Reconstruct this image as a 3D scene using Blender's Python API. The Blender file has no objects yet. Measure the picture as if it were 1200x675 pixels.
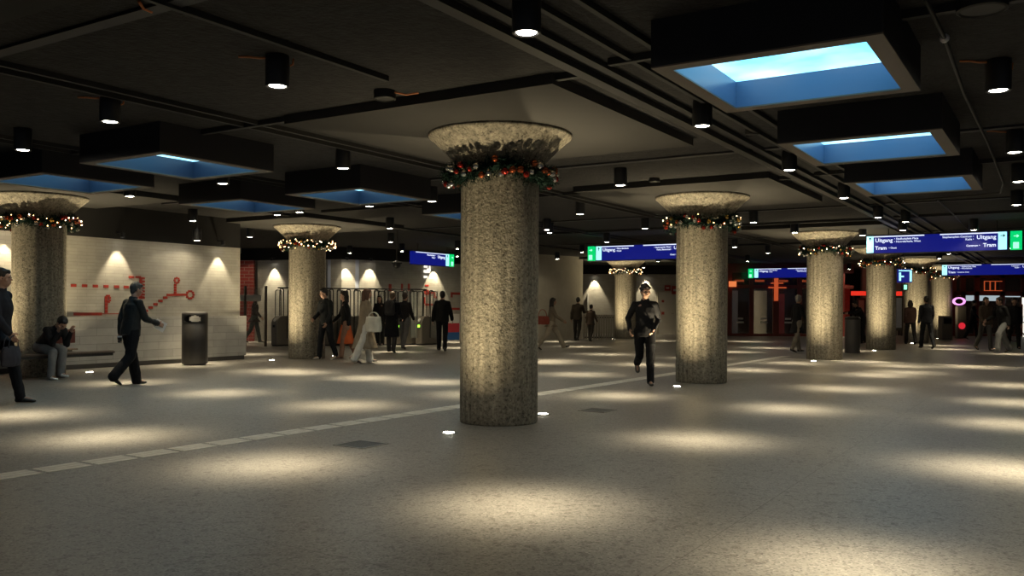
import bpy, bmesh, math, random
from mathutils import Vector, Matrix, noise
R = math.radians
C = bpy.context.scene.collection
FPX, HZ, CAMZ, ROLL = 1024.0, 359.0, 1.36, 0.0060
GA = R(32.3)                                   # the hall's grid is turned against the view
U = Vector((math.sin(GA), math.cos(GA), 0)); V = Vector((-math.cos(GA), math.sin(GA), 0))
CEIL, SLAB = 3.48, 3.38

# ------------------------------------------------------------------ where things stand
def ray(px, py):
    dx, dy = px-600, HZ-py
    c, s = math.cos(ROLL), math.sin(ROLL)
    return (dx*c-dy*s)/FPX, (dy*c+dx*s)/FPX
def at_z(px, py, z):                            # point at a known height seen at a pixel
    a, b = ray(px, py); Y = (z-CAMZ)/b
    return Vector((a*Y, Y, z))
def at_y(px, py, Y):
    a, b = ray(px, py)
    return Vector((a*Y, Y, CAMZ+b*Y))
def on_wall(px, py, p, d):                      # point on the upright plane through p along d
    a, b = ray(px, py)
    # a*Y = p.x + d.x t ; Y = p.y + d.y t
    t = (a*p[1]-p[0])/(d[0]-a*d[1]); Y = p[1]+d[1]*t
    return Vector((a*Y, Y, CAMZ+b*Y))

# ------------------------------------------------------------------ materials
def newmat(name):
    m = bpy.data.materials.new(name); m.use_nodes = True
    nt = m.node_tree; b = nt.nodes['Principled BSDF']
    return m, nt, b
def N(nt, t, **kw):
    n = nt.nodes.new(t)
    for k, v in kw.items():
        if k in n.inputs: n.inputs[k].default_value = v
        else: setattr(n, k, v)
    return n
def mat(name, col, rough=.6, metal=0, vary=0, scale=8, bump=0, bscale=40, spec=.5, stretch=None):
    m, nt, b = newmat(name)
    b.inputs['Base Color'].default_value = (*col, 1); b.inputs['Roughness'].default_value = rough
    b.inputs['Metallic'].default_value = metal; b.inputs['Specular IOR Level'].default_value = spec
    tc = N(nt, 'ShaderNodeTexCoord'); src = tc.outputs['Object']
    if stretch:
        mp = N(nt, 'ShaderNodeMapping'); mp.inputs['Scale'].default_value = stretch
        nt.links.new(src, mp.inputs[0]); src = mp.outputs[0]
    if vary:
        n = N(nt, 'ShaderNodeTexNoise', Scale=scale, Detail=5.0)
        nt.links.new(src, n.inputs['Vector'])
        r = N(nt, 'ShaderNodeValToRGB'); r.color_ramp.elements[0].position = .3; r.color_ramp.elements[1].position = .7
        r.color_ramp.elements[0].color = (*[c*(1-vary) for c in col], 1)
        r.color_ramp.elements[1].color = (*[min(1, c*(1+vary)) for c in col], 1)
        nt.links.new(n.outputs['Fac'], r.inputs[0]); nt.links.new(r.outputs[0], b.inputs['Base Color'])
    if bump:
        n = N(nt, 'ShaderNodeTexNoise', Scale=bscale, Detail=4.0); bp = N(nt, 'ShaderNodeBump', Strength=bump, Distance=.02)
        nt.links.new(src, n.inputs['Vector']); nt.links.new(n.outputs['Fac'], bp.inputs['Height']); nt.links.new(bp.outputs[0], b.inputs['Normal'])
    return m
def emit(name, col, st):
    m, nt, b = newmat(name)
    b.inputs['Base Color'].default_value = (*[c*.3 for c in col], 1)
    b.inputs['Emission Color'].default_value = (*col, 1); b.inputs['Emission Strength'].default_value = st
    return m
def brickmat(name, c1, c2, mortar, bw, rh, ms=.006, bump=.3, rough=.6):
    m, nt, b = newmat(name)
    uv = N(nt, 'ShaderNodeUVMap')
    br = N(nt, 'ShaderNodeTexBrick', Scale=1.0)
    br.inputs['Brick Width'].default_value = bw; br.inputs['Row Height'].default_value = rh
    br.inputs['Mortar Size'].default_value = ms; br.inputs['Mortar Smooth'].default_value = .3; br.inputs['Bias'].default_value = -.2
    br.inputs['Color1'].default_value = (*c1, 1); br.inputs['Color2'].default_value = (*c2, 1); br.inputs['Mortar'].default_value = (*mortar, 1)
    nt.links.new(uv.outputs[0], br.inputs['Vector'])
    n = N(nt, 'ShaderNodeTexNoise', Scale=3.0, Detail=6.0)
    nt.links.new(uv.outputs[0], n.inputs['Vector'])
    mx = N(nt, 'ShaderNodeMix', data_type='RGBA', blend_type='MULTIPLY'); mx.inputs['Factor'].default_value = .45
    nt.links.new(br.outputs['Color'], mx.inputs[6]); nt.links.new(n.outputs['Fac'], mx.inputs[7])
    nt.links.new(mx.outputs[2], b.inputs['Base Color'])
    bp = N(nt, 'ShaderNodeBump', Strength=bump, Distance=.01, invert=True)
    nt.links.new(br.outputs['Fac'], bp.inputs['Height']); nt.links.new(bp.outputs[0], b.inputs['Normal'])
    b.inputs['Roughness'].default_value = rough
    return m

def concrete_mat():
    m, nt, b = newmat('exposed_aggregate_concrete')
    tc = N(nt, 'ShaderNodeTexCoord')
    vo = N(nt, 'ShaderNodeTexVoronoi', Scale=42.0); nt.links.new(tc.outputs['Object'], vo.inputs['Vector'])
    n1 = N(nt, 'ShaderNodeTexNoise', Scale=24.0, Detail=8.0, Roughness=.75); nt.links.new(tc.outputs['Object'], n1.inputs['Vector'])
    mp = N(nt, 'ShaderNodeMapping'); mp.inputs['Scale'].default_value = (7, 7, .35); nt.links.new(tc.outputs['Object'], mp.inputs[0])
    n2 = N(nt, 'ShaderNodeTexNoise', Scale=2.2, Detail=3.0); nt.links.new(mp.outputs[0], n2.inputs['Vector'])
    pit = N(nt, 'ShaderNodeValToRGB'); pit.color_ramp.elements[0].position = .36; pit.color_ramp.elements[1].position = .5
    pit.color_ramp.elements[0].color = (.22, .20, .17, 1); pit.color_ramp.elements[1].color = (1, 1, 1, 1)
    nt.links.new(n1.outputs['Fac'], pit.inputs[0])
    base = N(nt, 'ShaderNodeValToRGB'); base.color_ramp.elements[0].position = .3; base.color_ramp.elements[1].position = .72
    base.color_ramp.elements[0].color = (.19, .17, .13, 1); base.color_ramp.elements[1].color = (.375, .335, .255, 1)
    nt.links.new(n2.outputs['Fac'], base.inputs[0])
    st = N(nt, 'ShaderNodeMix', data_type='RGBA', blend_type='MULTIPLY'); st.inputs['Factor'].default_value = .35
    vc = N(nt, 'ShaderNodeSeparateColor'); nt.links.new(vo.outputs['Color'], vc.inputs[0])
    nt.links.new(base.outputs[0], st.inputs[6]); nt.links.new(vc.outputs[0], st.inputs[7])
    mx = N(nt, 'ShaderNodeMix', data_type='RGBA', blend_type='MULTIPLY'); mx.inputs['Factor'].default_value = 1
    nt.links.new(st.outputs[2], mx.inputs[6]); nt.links.new(pit.outputs[0], mx.inputs[7]); nt.links.new(mx.outputs[2], b.inputs['Base Color'])
    add = N(nt, 'ShaderNodeMath', operation='ADD'); nt.links.new(n1.outputs['Fac'], add.inputs[0])
    ml = N(nt, 'ShaderNodeMath', operation='MULTIPLY'); ml.inputs[1].default_value = .5; nt.links.new(vo.outputs['Distance'], ml.inputs[0]); nt.links.new(ml.outputs[0], add.inputs[1])
    bp = N(nt, 'ShaderNodeBump', Strength=.7, Distance=.014); nt.links.new(add.outputs[0], bp.inputs['Height']); nt.links.new(bp.outputs[0], b.inputs['Normal'])
    b.inputs['Roughness'].default_value = .8
    return m
def terrazzo_mat():
    m, nt, b = newmat('terrazzo')
    tc = N(nt, 'ShaderNodeTexCoord')
    vo = N(nt, 'ShaderNodeTexVoronoi', Scale=85.0); nt.links.new(tc.outputs['Object'], vo.inputs['Vector'])
    sp = N(nt, 'ShaderNodeSeparateColor'); nt.links.new(vo.outputs['Color'], sp.inputs[0])
    r = N(nt, 'ShaderNodeValToRGB'); e = r.color_ramp.elements
    e[0].position = 0; e[0].color = (.12, .113, .104, 1); e[1].position = 1; e[1].color = (.42, .40, .37, 1)
    x = e.new(.14); x.color = (.185, .175, .16, 1); x = e.new(.2); x.color = (.26, .247, .225, 1); x = e.new(.85); x.color = (.315, .30, .275, 1)
    nt.links.new(sp.outputs[0], r.inputs[0])
    vo2 = N(nt, 'ShaderNodeTexVoronoi', Scale=24.0); nt.links.new(tc.outputs['Object'], vo2.inputs['Vector'])
    sp2 = N(nt, 'ShaderNodeSeparateColor'); nt.links.new(vo2.outputs['Color'], sp2.inputs[0])
    r2 = N(nt, 'ShaderNodeValToRGB'); r2.color_ramp.elements[0].position = .06; r2.color_ramp.elements[0].color = (.62, .6, .58, 1)
    r2.color_ramp.elements[1].position = .1; r2.color_ramp.elements[1].color = (1, 1, 1, 1); nt.links.new(sp2.outputs[1], r2.inputs[0])
    mx = N(nt, 'ShaderNodeMix', data_type='RGBA', blend_type='MULTIPLY'); mx.inputs['Factor'].default_value = .8
    nt.links.new(r.outputs[0], mx.inputs[6]); nt.links.new(r2.outputs[0], mx.inputs[7])
    # fine joints between the cast fields, following the hall's grid
    mp = N(nt, 'ShaderNodeMapping'); mp.inputs['Rotation'].default_value = (0, 0, GA); nt.links.new(tc.outputs['Object'], mp.inputs[0])
    br = N(nt, 'ShaderNodeTexBrick', Scale=1.0, offset=0.0); br.inputs['Brick Width'].default_value = 1.75; br.inputs['Row Height'].default_value = 1.75
    br.inputs['Mortar Size'].default_value = .004; br.inputs['Mortar Smooth'].default_value = .2
    br.inputs['Color1'].default_value = (1, 1, 1, 1); br.inputs['Color2'].default_value = (.93, .93, .93, 1); br.inputs['Mortar'].default_value = (.55, .54, .52, 1)
    nt.links.new(mp.outputs[0], br.inputs['Vector'])
    m2 = N(nt, 'ShaderNodeMix', data_type='RGBA', blend_type='MULTIPLY'); m2.inputs['Factor'].default_value = 1
    nt.links.new(mx.outputs[2], m2.inputs[6]); nt.links.new(br.outputs['Color'], m2.inputs[7])
    n3 = N(nt, 'ShaderNodeTexNoise', Scale=.6, Detail=4.0); nt.links.new(tc.outputs['Object'], n3.inputs['Vector'])
    r3 = N(nt, 'ShaderNodeValToRGB'); r3.color_ramp.elements[0].position = .3; r3.color_ramp.elements[0].color = (.86, .86, .86, 1)
    r3.color_ramp.elements[1].position = .7; nt.links.new(n3.outputs['Fac'], r3.inputs[0])
    m3 = N(nt, 'ShaderNodeMix', data_type='RGBA', blend_type='MULTIPLY'); m3.inputs['Factor'].default_value = 1
    nt.links.new(m2.outputs[2], m3.inputs[6]); nt.links.new(r3.outputs[0], m3.inputs[7]); nt.links.new(m3.outputs[2], b.inputs['Base Color'])
    rr = N(nt, 'ShaderNodeMapRange'); rr.inputs['To Min'].default_value = .30; rr.inputs['To Max'].default_value = .46
    nt.links.new(n3.outputs['Fac'], rr.inputs[0]); nt.links.new(rr.outputs[0], b.inputs['Roughness'])
    b.inputs['Specular IOR Level'].default_value = .5
    return m
def sky_glass_mat():
    m, nt, b = newmat('backlit_sky_glass')
    tc = N(nt, 'ShaderNodeTexCoord'); n = N(nt, 'ShaderNodeTexNoise', Scale=1.3, Detail=3.0); nt.links.new(tc.outputs['Object'], n.inputs['Vector'])
    r = N(nt, 'ShaderNodeValToRGB'); r.color_ramp.elements[0].position = .38; r.color_ramp.elements[0].color = (.16, .66, 1, 1)
    r.color_ramp.elements[1].position = .62; r.color_ramp.elements[1].color = (.50, .86, 1, 1)
    nt.links.new(n.outputs['Fac'], r.inputs[0]); nt.links.new(r.outputs[0], b.inputs['Emission Color'])
    b.inputs['Emission Strength'].default_value = SKY_E; b.inputs['Base Color'].default_value = (.5, .6, .7, 1)
    return m
def glassmat(name, tint, opacity=.25, rough=.05):
    m, nt, b = newmat(name); out = nt.nodes['Material Output']
    b.inputs['Base Color'].default_value = (*tint, 1); b.inputs['Roughness'].default_value = rough
    tr = N(nt, 'ShaderNodeBsdfTransparent'); mx = N(nt, 'ShaderNodeMixShader'); mx.inputs[0].default_value = opacity
    nt.links.new(tr.outputs[0], mx.inputs[1]); nt.links.new(b.outputs[0], mx.inputs[2]); nt.links.new(mx.outputs[0], out.inputs[0])
    return m

SKY_E = 1.9
LAMP_W, UP_W, WASH_W = 1380, 540, 120
WARM = (1.0, .84, .56)
M = {}
M['concrete'] = concrete_mat(); M['terrazzo'] = terrazzo_mat(); M['sky'] = sky_glass_mat()
M['ceil'] = mat('dark_acoustic_ceiling', (.0125, .0115, .0115), .9, vary=.55, scale=9, bump=.8, bscale=22)
M['slab'] = mat('taupe_ceiling_panel', (.018, .0165, .0145), .85, vary=.08, scale=2)
M['black'] = mat('black_powder_coat', (.008, .008, .009), .45)
M['boxblack'] = mat('black_skylight_casing', (.006, .006, .009), .55)
M['tray'] = mat('dark_grey_tray', (.010, .0095, .009), .6)
M['traylight'] = mat('galvanised_conduit', (.022, .021, .02), .5, metal=.3)
M['lip'] = mat('bronze_grey_frame', (.12, .095, .075), .5)
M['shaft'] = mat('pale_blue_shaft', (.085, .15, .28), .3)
M['shaft_shaded'] = mat('shaded_blue_shaft', (.028, .042, .080), .35)
M['slat'] = mat('pale_slats', (.30, .27, .22), .6)
M['post'] = mat('bronze_post', (.17, .13, .10), .5)
M['orange'] = mat('orange_sleeve', (.55, .17, .05), .6)
M['lens'] = emit('lamp_lens', (1, .93, .78), 40)
M['uplens'] = emit('floor_lamp_lens', (1, .93, .78), 30)
M['steel'] = mat('brushed_steel', (.33, .32, .30), .35, metal=.9)
M['dsteel'] = mat('dark_steel', (.05, .048, .045), .4, metal=.6)
M['white_brick'] = brickmat('white_glazed_brick', (.50, .48, .42), (.455, .435, .385), (.37, .355, .31), .42, .072, .004)
M['block'] = brickmat('white_veined_stone_block', (.50, .495, .47), (.39, .39, .37), (.29, .285, .265), .75, .17, .005)
M['red_brick'] = brickmat('red_glazed_brick', (.36, .035, .025), (.28, .03, .022), (.38, .22, .19), .36, .125, .012)
M['redtile'] = mat('red_tile', (.33, .03, .018), .5, vary=.15)
M['plaster'] = mat('beige_plaster', (.40, .375, .31), .8, vary=.06, scale=3)
M['darkwall'] = mat('black_bulkhead', (.010, .009, .009), .9)
M['kick'] = mat('dark_skirting', (.07, .065, .06), .6)
M['tactile'] = mat('pale_tactile_tile', (.78, .76, .70), .6, vary=.10, scale=12)
M['green_fir'] = mat('fir_needles', (.008, .019, .014), .9, spec=.05)
M['twig'] = mat('twig', (.05, .03, .015), .8)
M['b_red'] = mat('red_bauble', (.26, .02, .012), .15, metal=.7)
M['b_orange'] = mat('copper_bauble', (.38, .09, .03), .12, metal=.9)
M['b_silver'] = mat('silver_bauble', (.62, .60, .57), .10, metal=1)
M['b_gold'] = mat('gold_bauble', (.60, .38, .10), .15, metal=1)
M['fairy'] = emit('fairy_light', (1, .55, .22), 9)
M['fairy_w'] = emit('fairy_light_white', (1, .72, .45), 12)
M['blue'] = emit('sign_blue', (.004, .008, .19), .9)
M['sign_white'] = emit('sign_white', (.75, .82, 1), 1.1)
M['sign_cyan'] = emit('sign_cyan', (.42, .92, .95), 1.25)
M['sign_green'] = emit('exit_green', (.0, .55, .14), 1.2)
M['sign_mint'] = emit('exit_mint', (.35, 1, .65), 1.3)
M['sign_dark'] = mat('sign_dark_ink', (.0, .02, .03), .6)
M['wood'] = mat('dark_bench_wood', (.085, .06, .045), .55, vary=.3, scale=6, stretch=(1, 8, 8))
M['redpad'] = mat('red_brown_pad', (.13, .03, .018), .6, vary=.1)
M['bin'] = mat('charcoal_bin', (.045, .042, .040), .4, metal=.3)
M['grey_bin'] = mat('grey_bin', (.13, .125, .12), .45, metal=.3)
M['hatch'] = mat('dark_floor_hatch', (.045, .045, .045), .4, metal=.5, bump=.3, bscale=60)
M['gate'] = mat('gate_cabinet', (.20, .18, .15), .45, metal=.1)
M['gateframe'] = mat('gate_frame_black', (.03, .03, .03), .35, metal=.5)
M['glass'] = glassmat('gate_glass', (.55, .60, .55), .13)
M['doorglass'] = glassmat('dark_door_glass', (.16, .12, .11), .38)
M['maroon'] = mat('maroon_frame', (.17, .028, .020), .5)
M['neon_o'] = emit('orange_neon', (1, .17, .05), .42)
M['glow_o'] = emit('orange_lamp', (1, .26, .08), .8)
M['neon_r'] = emit('red_light_box', (1, .04, .02), .75)
M['lit_win'] = emit('lit_window', (.65, .78, .85), .55)
M['purple'] = emit('pink_violet_neon', (1, .40, .95), 1.2)
M['redlamp'] = emit('red_round_lamp', (.9, .03, .05), .7)
M['arrow_g'] = emit('green_arrow_lamp', (.35, 1, .05), 3.0)
M['white_mark'] = emit('white_neon_mark', (1, .95, .85), 1.2)
M['white_paint'] = mat('white_paint', (.55, .53, .48), .6)
M['poster_blue'] = mat('poster_blue', (.03, .12, .35), .5); M['poster_red'] = mat('poster_red', (.5, .04, .06), .5)
M['paper'] = mat('paper_white', (.7, .69, .66), .6)

# ------------------------------------------------------------------ mesh helpers
def bx(bm, x0, x1, y0, y1, z0, z1, mtx=None):
    vs = [bm.verts.new((x, y, z)) for x in (x0, x1) for y in (y0, y1) for z in (z0, z1)]
    for f in ((0, 1, 3, 2), (4, 6, 7, 5), (0, 4, 5, 1), (2, 3, 7, 6), (0, 2, 6, 4), (1, 5, 7, 3)):
        bm.faces.new([vs[i] for i in f])
    if mtx is not None: bmesh.ops.transform(bm, matrix=mtx, verts=vs)
    return vs
def lathe(bm, prof, seg=32, cx=0, cy=0, mtx=None, close=True):
    rings = []; allv = []
    for r, z in prof:
        if r < 1e-5: v = bm.verts.new((cx, cy, z)); rings.append([v]); allv.append(v)
        else:
            ring = [bm.verts.new((cx+r*math.cos(2*math.pi*i/seg), cy+r*math.sin(2*math.pi*i/seg), z)) for i in range(seg)]
            rings.append(ring); allv += ring
    for a, b in zip(rings, rings[1:]):
        for i in range(seg):
            j = (i+1) % seg
            if len(a) == 1 and len(b) == 1: continue
            if len(a) == 1: bm.faces.new((a[0], b[j], b[i]))
            elif len(b) == 1: bm.faces.new((a[i], a[j], b[0]))
            else: bm.faces.new((a[i], a[j], b[j], b[i]))
    if mtx is not None: bmesh.ops.transform(bm, matrix=mtx, verts=allv)
def sweep(bm, pts, rad, seg=8, flat=1.0, caps=True):
    pts = [Vector(p) for p in pts]; n = len(pts)
    rads = rad if isinstance(rad, (list, tuple)) else [rad]*n
    rings = []
    for i, p in enumerate(pts):
        t = (pts[min(i+1, n-1)]-pts[max(i-1, 0)]).normalized()
        a = t.orthogonal().normalized() if i == 0 else (pa-t*pa.dot(t)).normalized()
        pa = a; b = t.cross(a)
        rings.append([bm.verts.new(p+(a*math.cos(2*math.pi*k/seg)+b*math.sin(2*math.pi*k/seg)*flat)*rads[i]) for k in range(seg)])
    for r0, r1 in zip(rings, rings[1:]):
        for k in range(seg): bm.faces.new((r0[k], r0[(k+1) % seg], r1[(k+1) % seg], r1[k]))
    if caps: bm.faces.new(rings[0][::-1]); bm.faces.new(rings[-1])
def ball(bm, c, r, s=(1, 1, 1), rot=None, sub=2):
    m = Matrix.Translation(Vector(c)) @ (rot.to_4x4() if rot is not None else Matrix.Identity(4)) @ Matrix.Diagonal((r*s[0], r*s[1], r*s[2], 1))
    bmesh.ops.create_icosphere(bm, subdivisions=sub, radius=1, matrix=m)
def obj(name, bm, m=None, parent=None, smooth=False, bevel=0):
    bmesh.ops.recalc_face_normals(bm, faces=bm.faces)
    me = bpy.data.meshes.new(name); bm.to_mesh(me); bm.free()
    o = bpy.data.objects.new(name, me); C.objects.link(o)
    if m: me.materials.append(m)
    if smooth:
        for p in me.polygons: p.use_smooth = True
        if smooth == 'auto':
            me.polygons.foreach_set('use_smooth', [True]*len(me.polygons))
            md = o.modifiers.new('edges', 'EDGE_SPLIT'); md.split_angle = R(35)
    if bevel:
        md = o.modifiers.new('bevel', 'BEVEL'); md.width = bevel; md.segments = 2; md.limit_method = 'ANGLE'
    if parent: o.parent = parent
    return o
def thing(name, label, cat, loc=(0, 0, 0), rz=0, group=None):
    o = bpy.data.objects.new(name, None); o.empty_display_size = .1; C.objects.link(o)
    o.location = loc; o.rotation_euler = (0, 0, rz); o['label'] = label; o['category'] = cat
    if group: o['group'] = group
    return o
def tag(o, label, cat, group=None):
    o['label'] = label; o['category'] = cat
    if group: o['group'] = group
    return o
def struct(name, bm, m, **k):
    o = obj(name, bm, m, **k); o['kind'] = 'structure'; return o
def copy_tree(o, parent=None):
    c = o.copy(); C.objects.link(c)
    if parent: c.parent = parent
    for ch in list(o.children): copy_tree(ch, c)
    return c
def spot(name, loc, parent, W, size, blend=1.0, rad=.05, col=WARM, rot=(0, 0, 0), prof=None):
    l = bpy.data.lights.new(name, 'SPOT'); l.energy = W; l.color = col; l.spot_size = R(size); l.spot_blend = blend; l.shadow_soft_size = rad
    if prof:                                        # lens profile: a narrow core in a weak wide lobe
        core, wide, wexp = prof
        l.use_nodes = True; nt = l.node_tree; em = nt.nodes['Emission']
        tc = N(nt, 'ShaderNodeTexCoord'); sx = N(nt, 'ShaderNodeSeparateXYZ'); nt.links.new(tc.outputs['Normal'], sx.inputs[0])
        ab = N(nt, 'ShaderNodeMath', operation='ABSOLUTE'); nt.links.new(sx.outputs[2], ab.inputs[0])
        def mth(op, a, b=None):
            n = N(nt, 'ShaderNodeMath', operation=op)
            for k, v in enumerate((a, b)):
                if v is None: continue
                if isinstance(v, (int, float)): n.inputs[k].default_value = v
                else: nt.links.new(v, n.inputs[k])
            return n.outputs[0]
        cz = mth('MINIMUM', ab.outputs[0], 1.0)
        th = mth('ARCCOSINE', cz); g = mth('EXPONENT', mth('MULTIPLY', mth('POWER', mth('DIVIDE', th, R(core)), 2.0), -1.0))
        st = mth('ADD', g, mth('MULTIPLY', mth('POWER', cz, wexp), wide)); nt.links.new(st, em.inputs['Strength'])
        em.inputs['Color'].default_value = (1, 1, 1, 1)
    o = bpy.data.objects.new(name, l); C.objects.link(o); o.location = loc; o.rotation_euler = rot
    if parent: o.parent = parent
    return o

# ------------------------------------------------------------------ the setting
bm = bmesh.new(); bx(bm, -24, 34, -9, 54, -.2, 0); floor = struct('floor', bm, M['terrazzo'])
bm = bmesh.new(); bx(bm, -24, 34, -9, 54, CEIL, CEIL+.2); ceiling = struct('ceiling', bm, M['ceil'])

def polywall(name, pts, z0, z1, m, thick=.25, side=1, parent=None, kind=True):
    bm = bmesh.new(); uvl = bm.loops.layers.uv.new('UVMap')
    P = [Vector((p[0], p[1], 0)) for p in pts]; n = len(P); off = []
    for i in range(n):
        d = (P[min(i+1, n-1)]-P[max(i-1, 0)]).normalized()
        off.append(P[i]+Vector((-d.y, d.x, 0))*thick*side)
    arc = [0]
    for i in range(1, n): arc.append(arc[-1]+(P[i]-P[i-1]).length)
    def quad(vs, uvs):
        f = bm.faces.new([bm.verts.new(v) for v in vs])
        for l, uv in zip(f.loops, uvs): l[uvl].uv = uv
    up0, up1 = Vector((0, 0, z0)), Vector((0, 0, z1))
    for i in range(n-1):
        for A in (P, off):
            quad([A[i]+up0, A[i+1]+up0, A[i+1]+up1, A[i]+up1], [(arc[i], z0), (arc[i+1], z0), (arc[i+1], z1), (arc[i], z1)])
        for zz, t in ((up0, z0), (up1, z1)):
            quad([P[i]+zz, P[i+1]+zz, off[i+1]+zz, off[i]+zz], [(arc[i], 0), (arc[i+1], 0), (arc[i+1], thick), (arc[i], thick)])
    for i in (0, n-1):
        quad([P[i]+up0, off[i]+up0, off[i]+up1, P[i]+up1], [(0, z0), (thick, z0), (thick, z1), (0, z1)])
    bmesh.ops.remove_doubles(bm, verts=bm.verts, dist=1e-5)
    o = obj(name, bm, m, parent)
    if kind and not parent: o['kind'] = 'structure'
    return o

# left wall: white brick above a projecting stone-block base
LE = Vector((-6.79, 21.8, 0)); LS = LE-U*20
LWn = -V                                           # towards the hall
wl = polywall('wall_left', [LS, LE], 0, 2.77, M['white_brick'], 1.2)
base = polywall('stone_base', [LS+LWn*.10, LE+LWn*.10+U*.12], .10, 1.085, M['block'], .12, parent=wl)
kick = polywall('baseboard_left', [LS+LWn*.07, LE+LWn*.07+U*.09], 0, .10, M['kick'], .12)
bulk = polywall('trim_1', [LS+LWn*.0, LE+LWn*.0+U*.0], 2.77, CEIL, M['darkwall'], 1.2)
# red brick line drawing set into the left wall
bm = bmesh.new()
def dash(px, py, w=.21, h=.055, p=LE+LWn*.005, d=U, vert=False):
    q = on_wall(px, py, p, d)
    w *= .62; h *= .85
    bx(bm, -w/2, w/2, -.006, .02, -h/2, h/2, Matrix.Translation(q) @ Matrix.Rotation(math.atan2(d.y, d.x), 4, 'Z'))
def line(px0, py0, px1, py1, n, **k):
    for i in range(n):
        t = i/max(1, n-1); dash(px0+(px1-px0)*t, py0+(py1-py0)*t, **k)
for x in (86.3, 99.2, 111.8, 124.2, 136.7, 148, 159.7): dash(x, 334.5+(x-86)*.03, .19, .07)
line(154, 324.7, 162, 324.7, 2); line(166.5, 326, 166.5, 349, 7, w=.22, h=.05); line(165, 327.7, 165, 348, 6, w=.10, h=.07); line(159, 348.2, 166, 348.5, 2)
line(91, 368.0, 115, 368.0, 5, w=.28, h=.07); line(117, 367.8, 168, 367.4, 8, w=.34, h=.02)
line(124.5, 349, 124.5, 365, 5, w=.11, h=.08); line(128.8, 349, 128.8, 352, 2, w=.08, h=.05); dash(126.6, 346.6, .14, .05); dash(126.6, 353.8, .14, .05)
line(170.8, 364.2, 193.7, 348.8, 5, w=.18, h=.065); line(198.5, 345.6, 216, 345.3, 4, w=.24, h=.06)
for k in range(10):
    a = k*math.pi/5; dash(222.8+4.1*math.cos(a), 345.4+4.3*math.sin(a), .09, .055)
line(205.3, 334, 205.3, 343, 4, w=.11, h=.06)
for k in range(8):
    a = k*math.pi/4; dash(207.3+2.6*math.cos(a), 328.6+3*math.sin(a), .08, .045)
obj('red_brick_drawing', bm, M['redtile'], wl)

# curved back wall behind the ticket gates
def onray(px, Y): a, b = ray(px, 359); return (a*Y, Y)
BW = [(-16, 33.6), onray(296, 32.9), onray(345, 32.2), onray(400, 31.7), onray(440, 32.3), onray(470, 33.1), onray(500, 34.0), onray(540, 34.9), onray(585, 35.6), (.6, 35.9)]
wb = polywall('wall_back', BW, 0, 3.03, M['white_brick'], .25)
polywall('trim_2', BW, 3.03, CEIL, M['darkwall'], .25)
rs = [Vector((*onray(275, 32.6), 0)), Vector((*onray(297, 32.55), 0))]
polywall('red_brick_strip', rs, 0, 3.02, M['red_brick'], .14, parent=wb)
# tall plain wall right of the big pillar, its return, and the brick wall with the door behind it
wp = polywall('wall_middle', [(.5, 34.8), (3.02, 37.3)], 0, CEIL, M['plaster'], .25)
polywall('wall_return', [(3.02, 37.3), (3.2, 44.6)], 0, CEIL, M['plaster'], .2)
wd = polywall('wall_far', [(3.0, 44.5), (10.6, 44.3)], 0, 3.03, M['white_brick'], .25)
polywall('trim_3', [(3.0, 44.5), (10.6, 44.3)], 3.03, CEIL, M['darkwall'], .25)
polywall('wall_side', [(10.5, 42.0), (10.6, 44.6)], 0, CEIL, M['plaster'], .15)
polywall('wall_rear', [(10.4, 47.6), (20.5, 47.6)], 0, CEIL, M['darkwall'], .25)
polywall('wall_beyond', [(18.6, 46.4), (22.3, 46.4)], 0, CEIL, M['plaster'], .25)
polywall('wall_right', [(32, 48), (32, -8)], 0, CEIL, M['plaster'], .25)
polywall('wall_north', [(21.8, 49.5), (32.2, 49.5)], 0, CEIL, M['darkwall'], .25)

# ------------------------------------------------------------------ pillars
PIL = {
 'c1': ((-.15, 10.34), 'large concrete pillar in the middle of the hall, nearest the camera'),
 'c2': ((3.47, 16.0), 'concrete pillar just right of the person jogging towards the camera'),
 'c3': ((8.36, 23.37), 'concrete pillar with the slim grey bin at its right foot'),
 'c4': ((12.33, 29.2), 'concrete pillar right of the slim grey bin, under the left end of the large tram sign'),
 'c5': ((16.3, 35.2), 'concrete pillar behind the walking pair in brown and dark jackets'),
 'c6': ((20.25, 41.2), 'most distant concrete pillar, on the right before the far wall'),
 'l1': ((-8.93, 16.5), 'concrete pillar at the left edge with the bench around it'),
 'l2': ((-5.26, 22.43), 'concrete pillar left of centre in front of the ticket gates'),
 'l5': ((4.92, 37.9), 'small distant concrete pillar beside the slatted fence')}
def pillar_protos():
    bm = bmesh.new()
    lathe(bm, [(.001, 0), (.452, 0), (.46, .02), (.46, 1.0), (.461, 2.0), (.46, 2.94)], 72)
    shaft = obj('shaft', bm, M['concrete'], smooth=True)
    bm = bmesh.new()
    lathe(bm, [(.46, 2.94), (.472, 2.965), (.51, 3.015), (.60, 3.115), (.72, 3.235), (.80, 3.31), (.838, 3.335), (.848, 3.355), (.848, SLAB-.005), (.001, SLAB-.005)], 72)
    cap = obj('capital', bm, M['concrete'], smooth=True)
    return shaft, cap
sh, cp = pillar_protos(); first = True
for k, (p, lab) in PIL.items():
    t = thing('concrete_pillar', lab or 'concrete pillar hidden behind the big central pillar', 'pillar', (p[0], p[1], 0), -GA, 'concrete pillars of the hall')
    for q in (sh, cp):
        if first: q.parent = t
        else:
            c = q.copy(); C.objects.link(c); c.parent = t
    first = False
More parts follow.
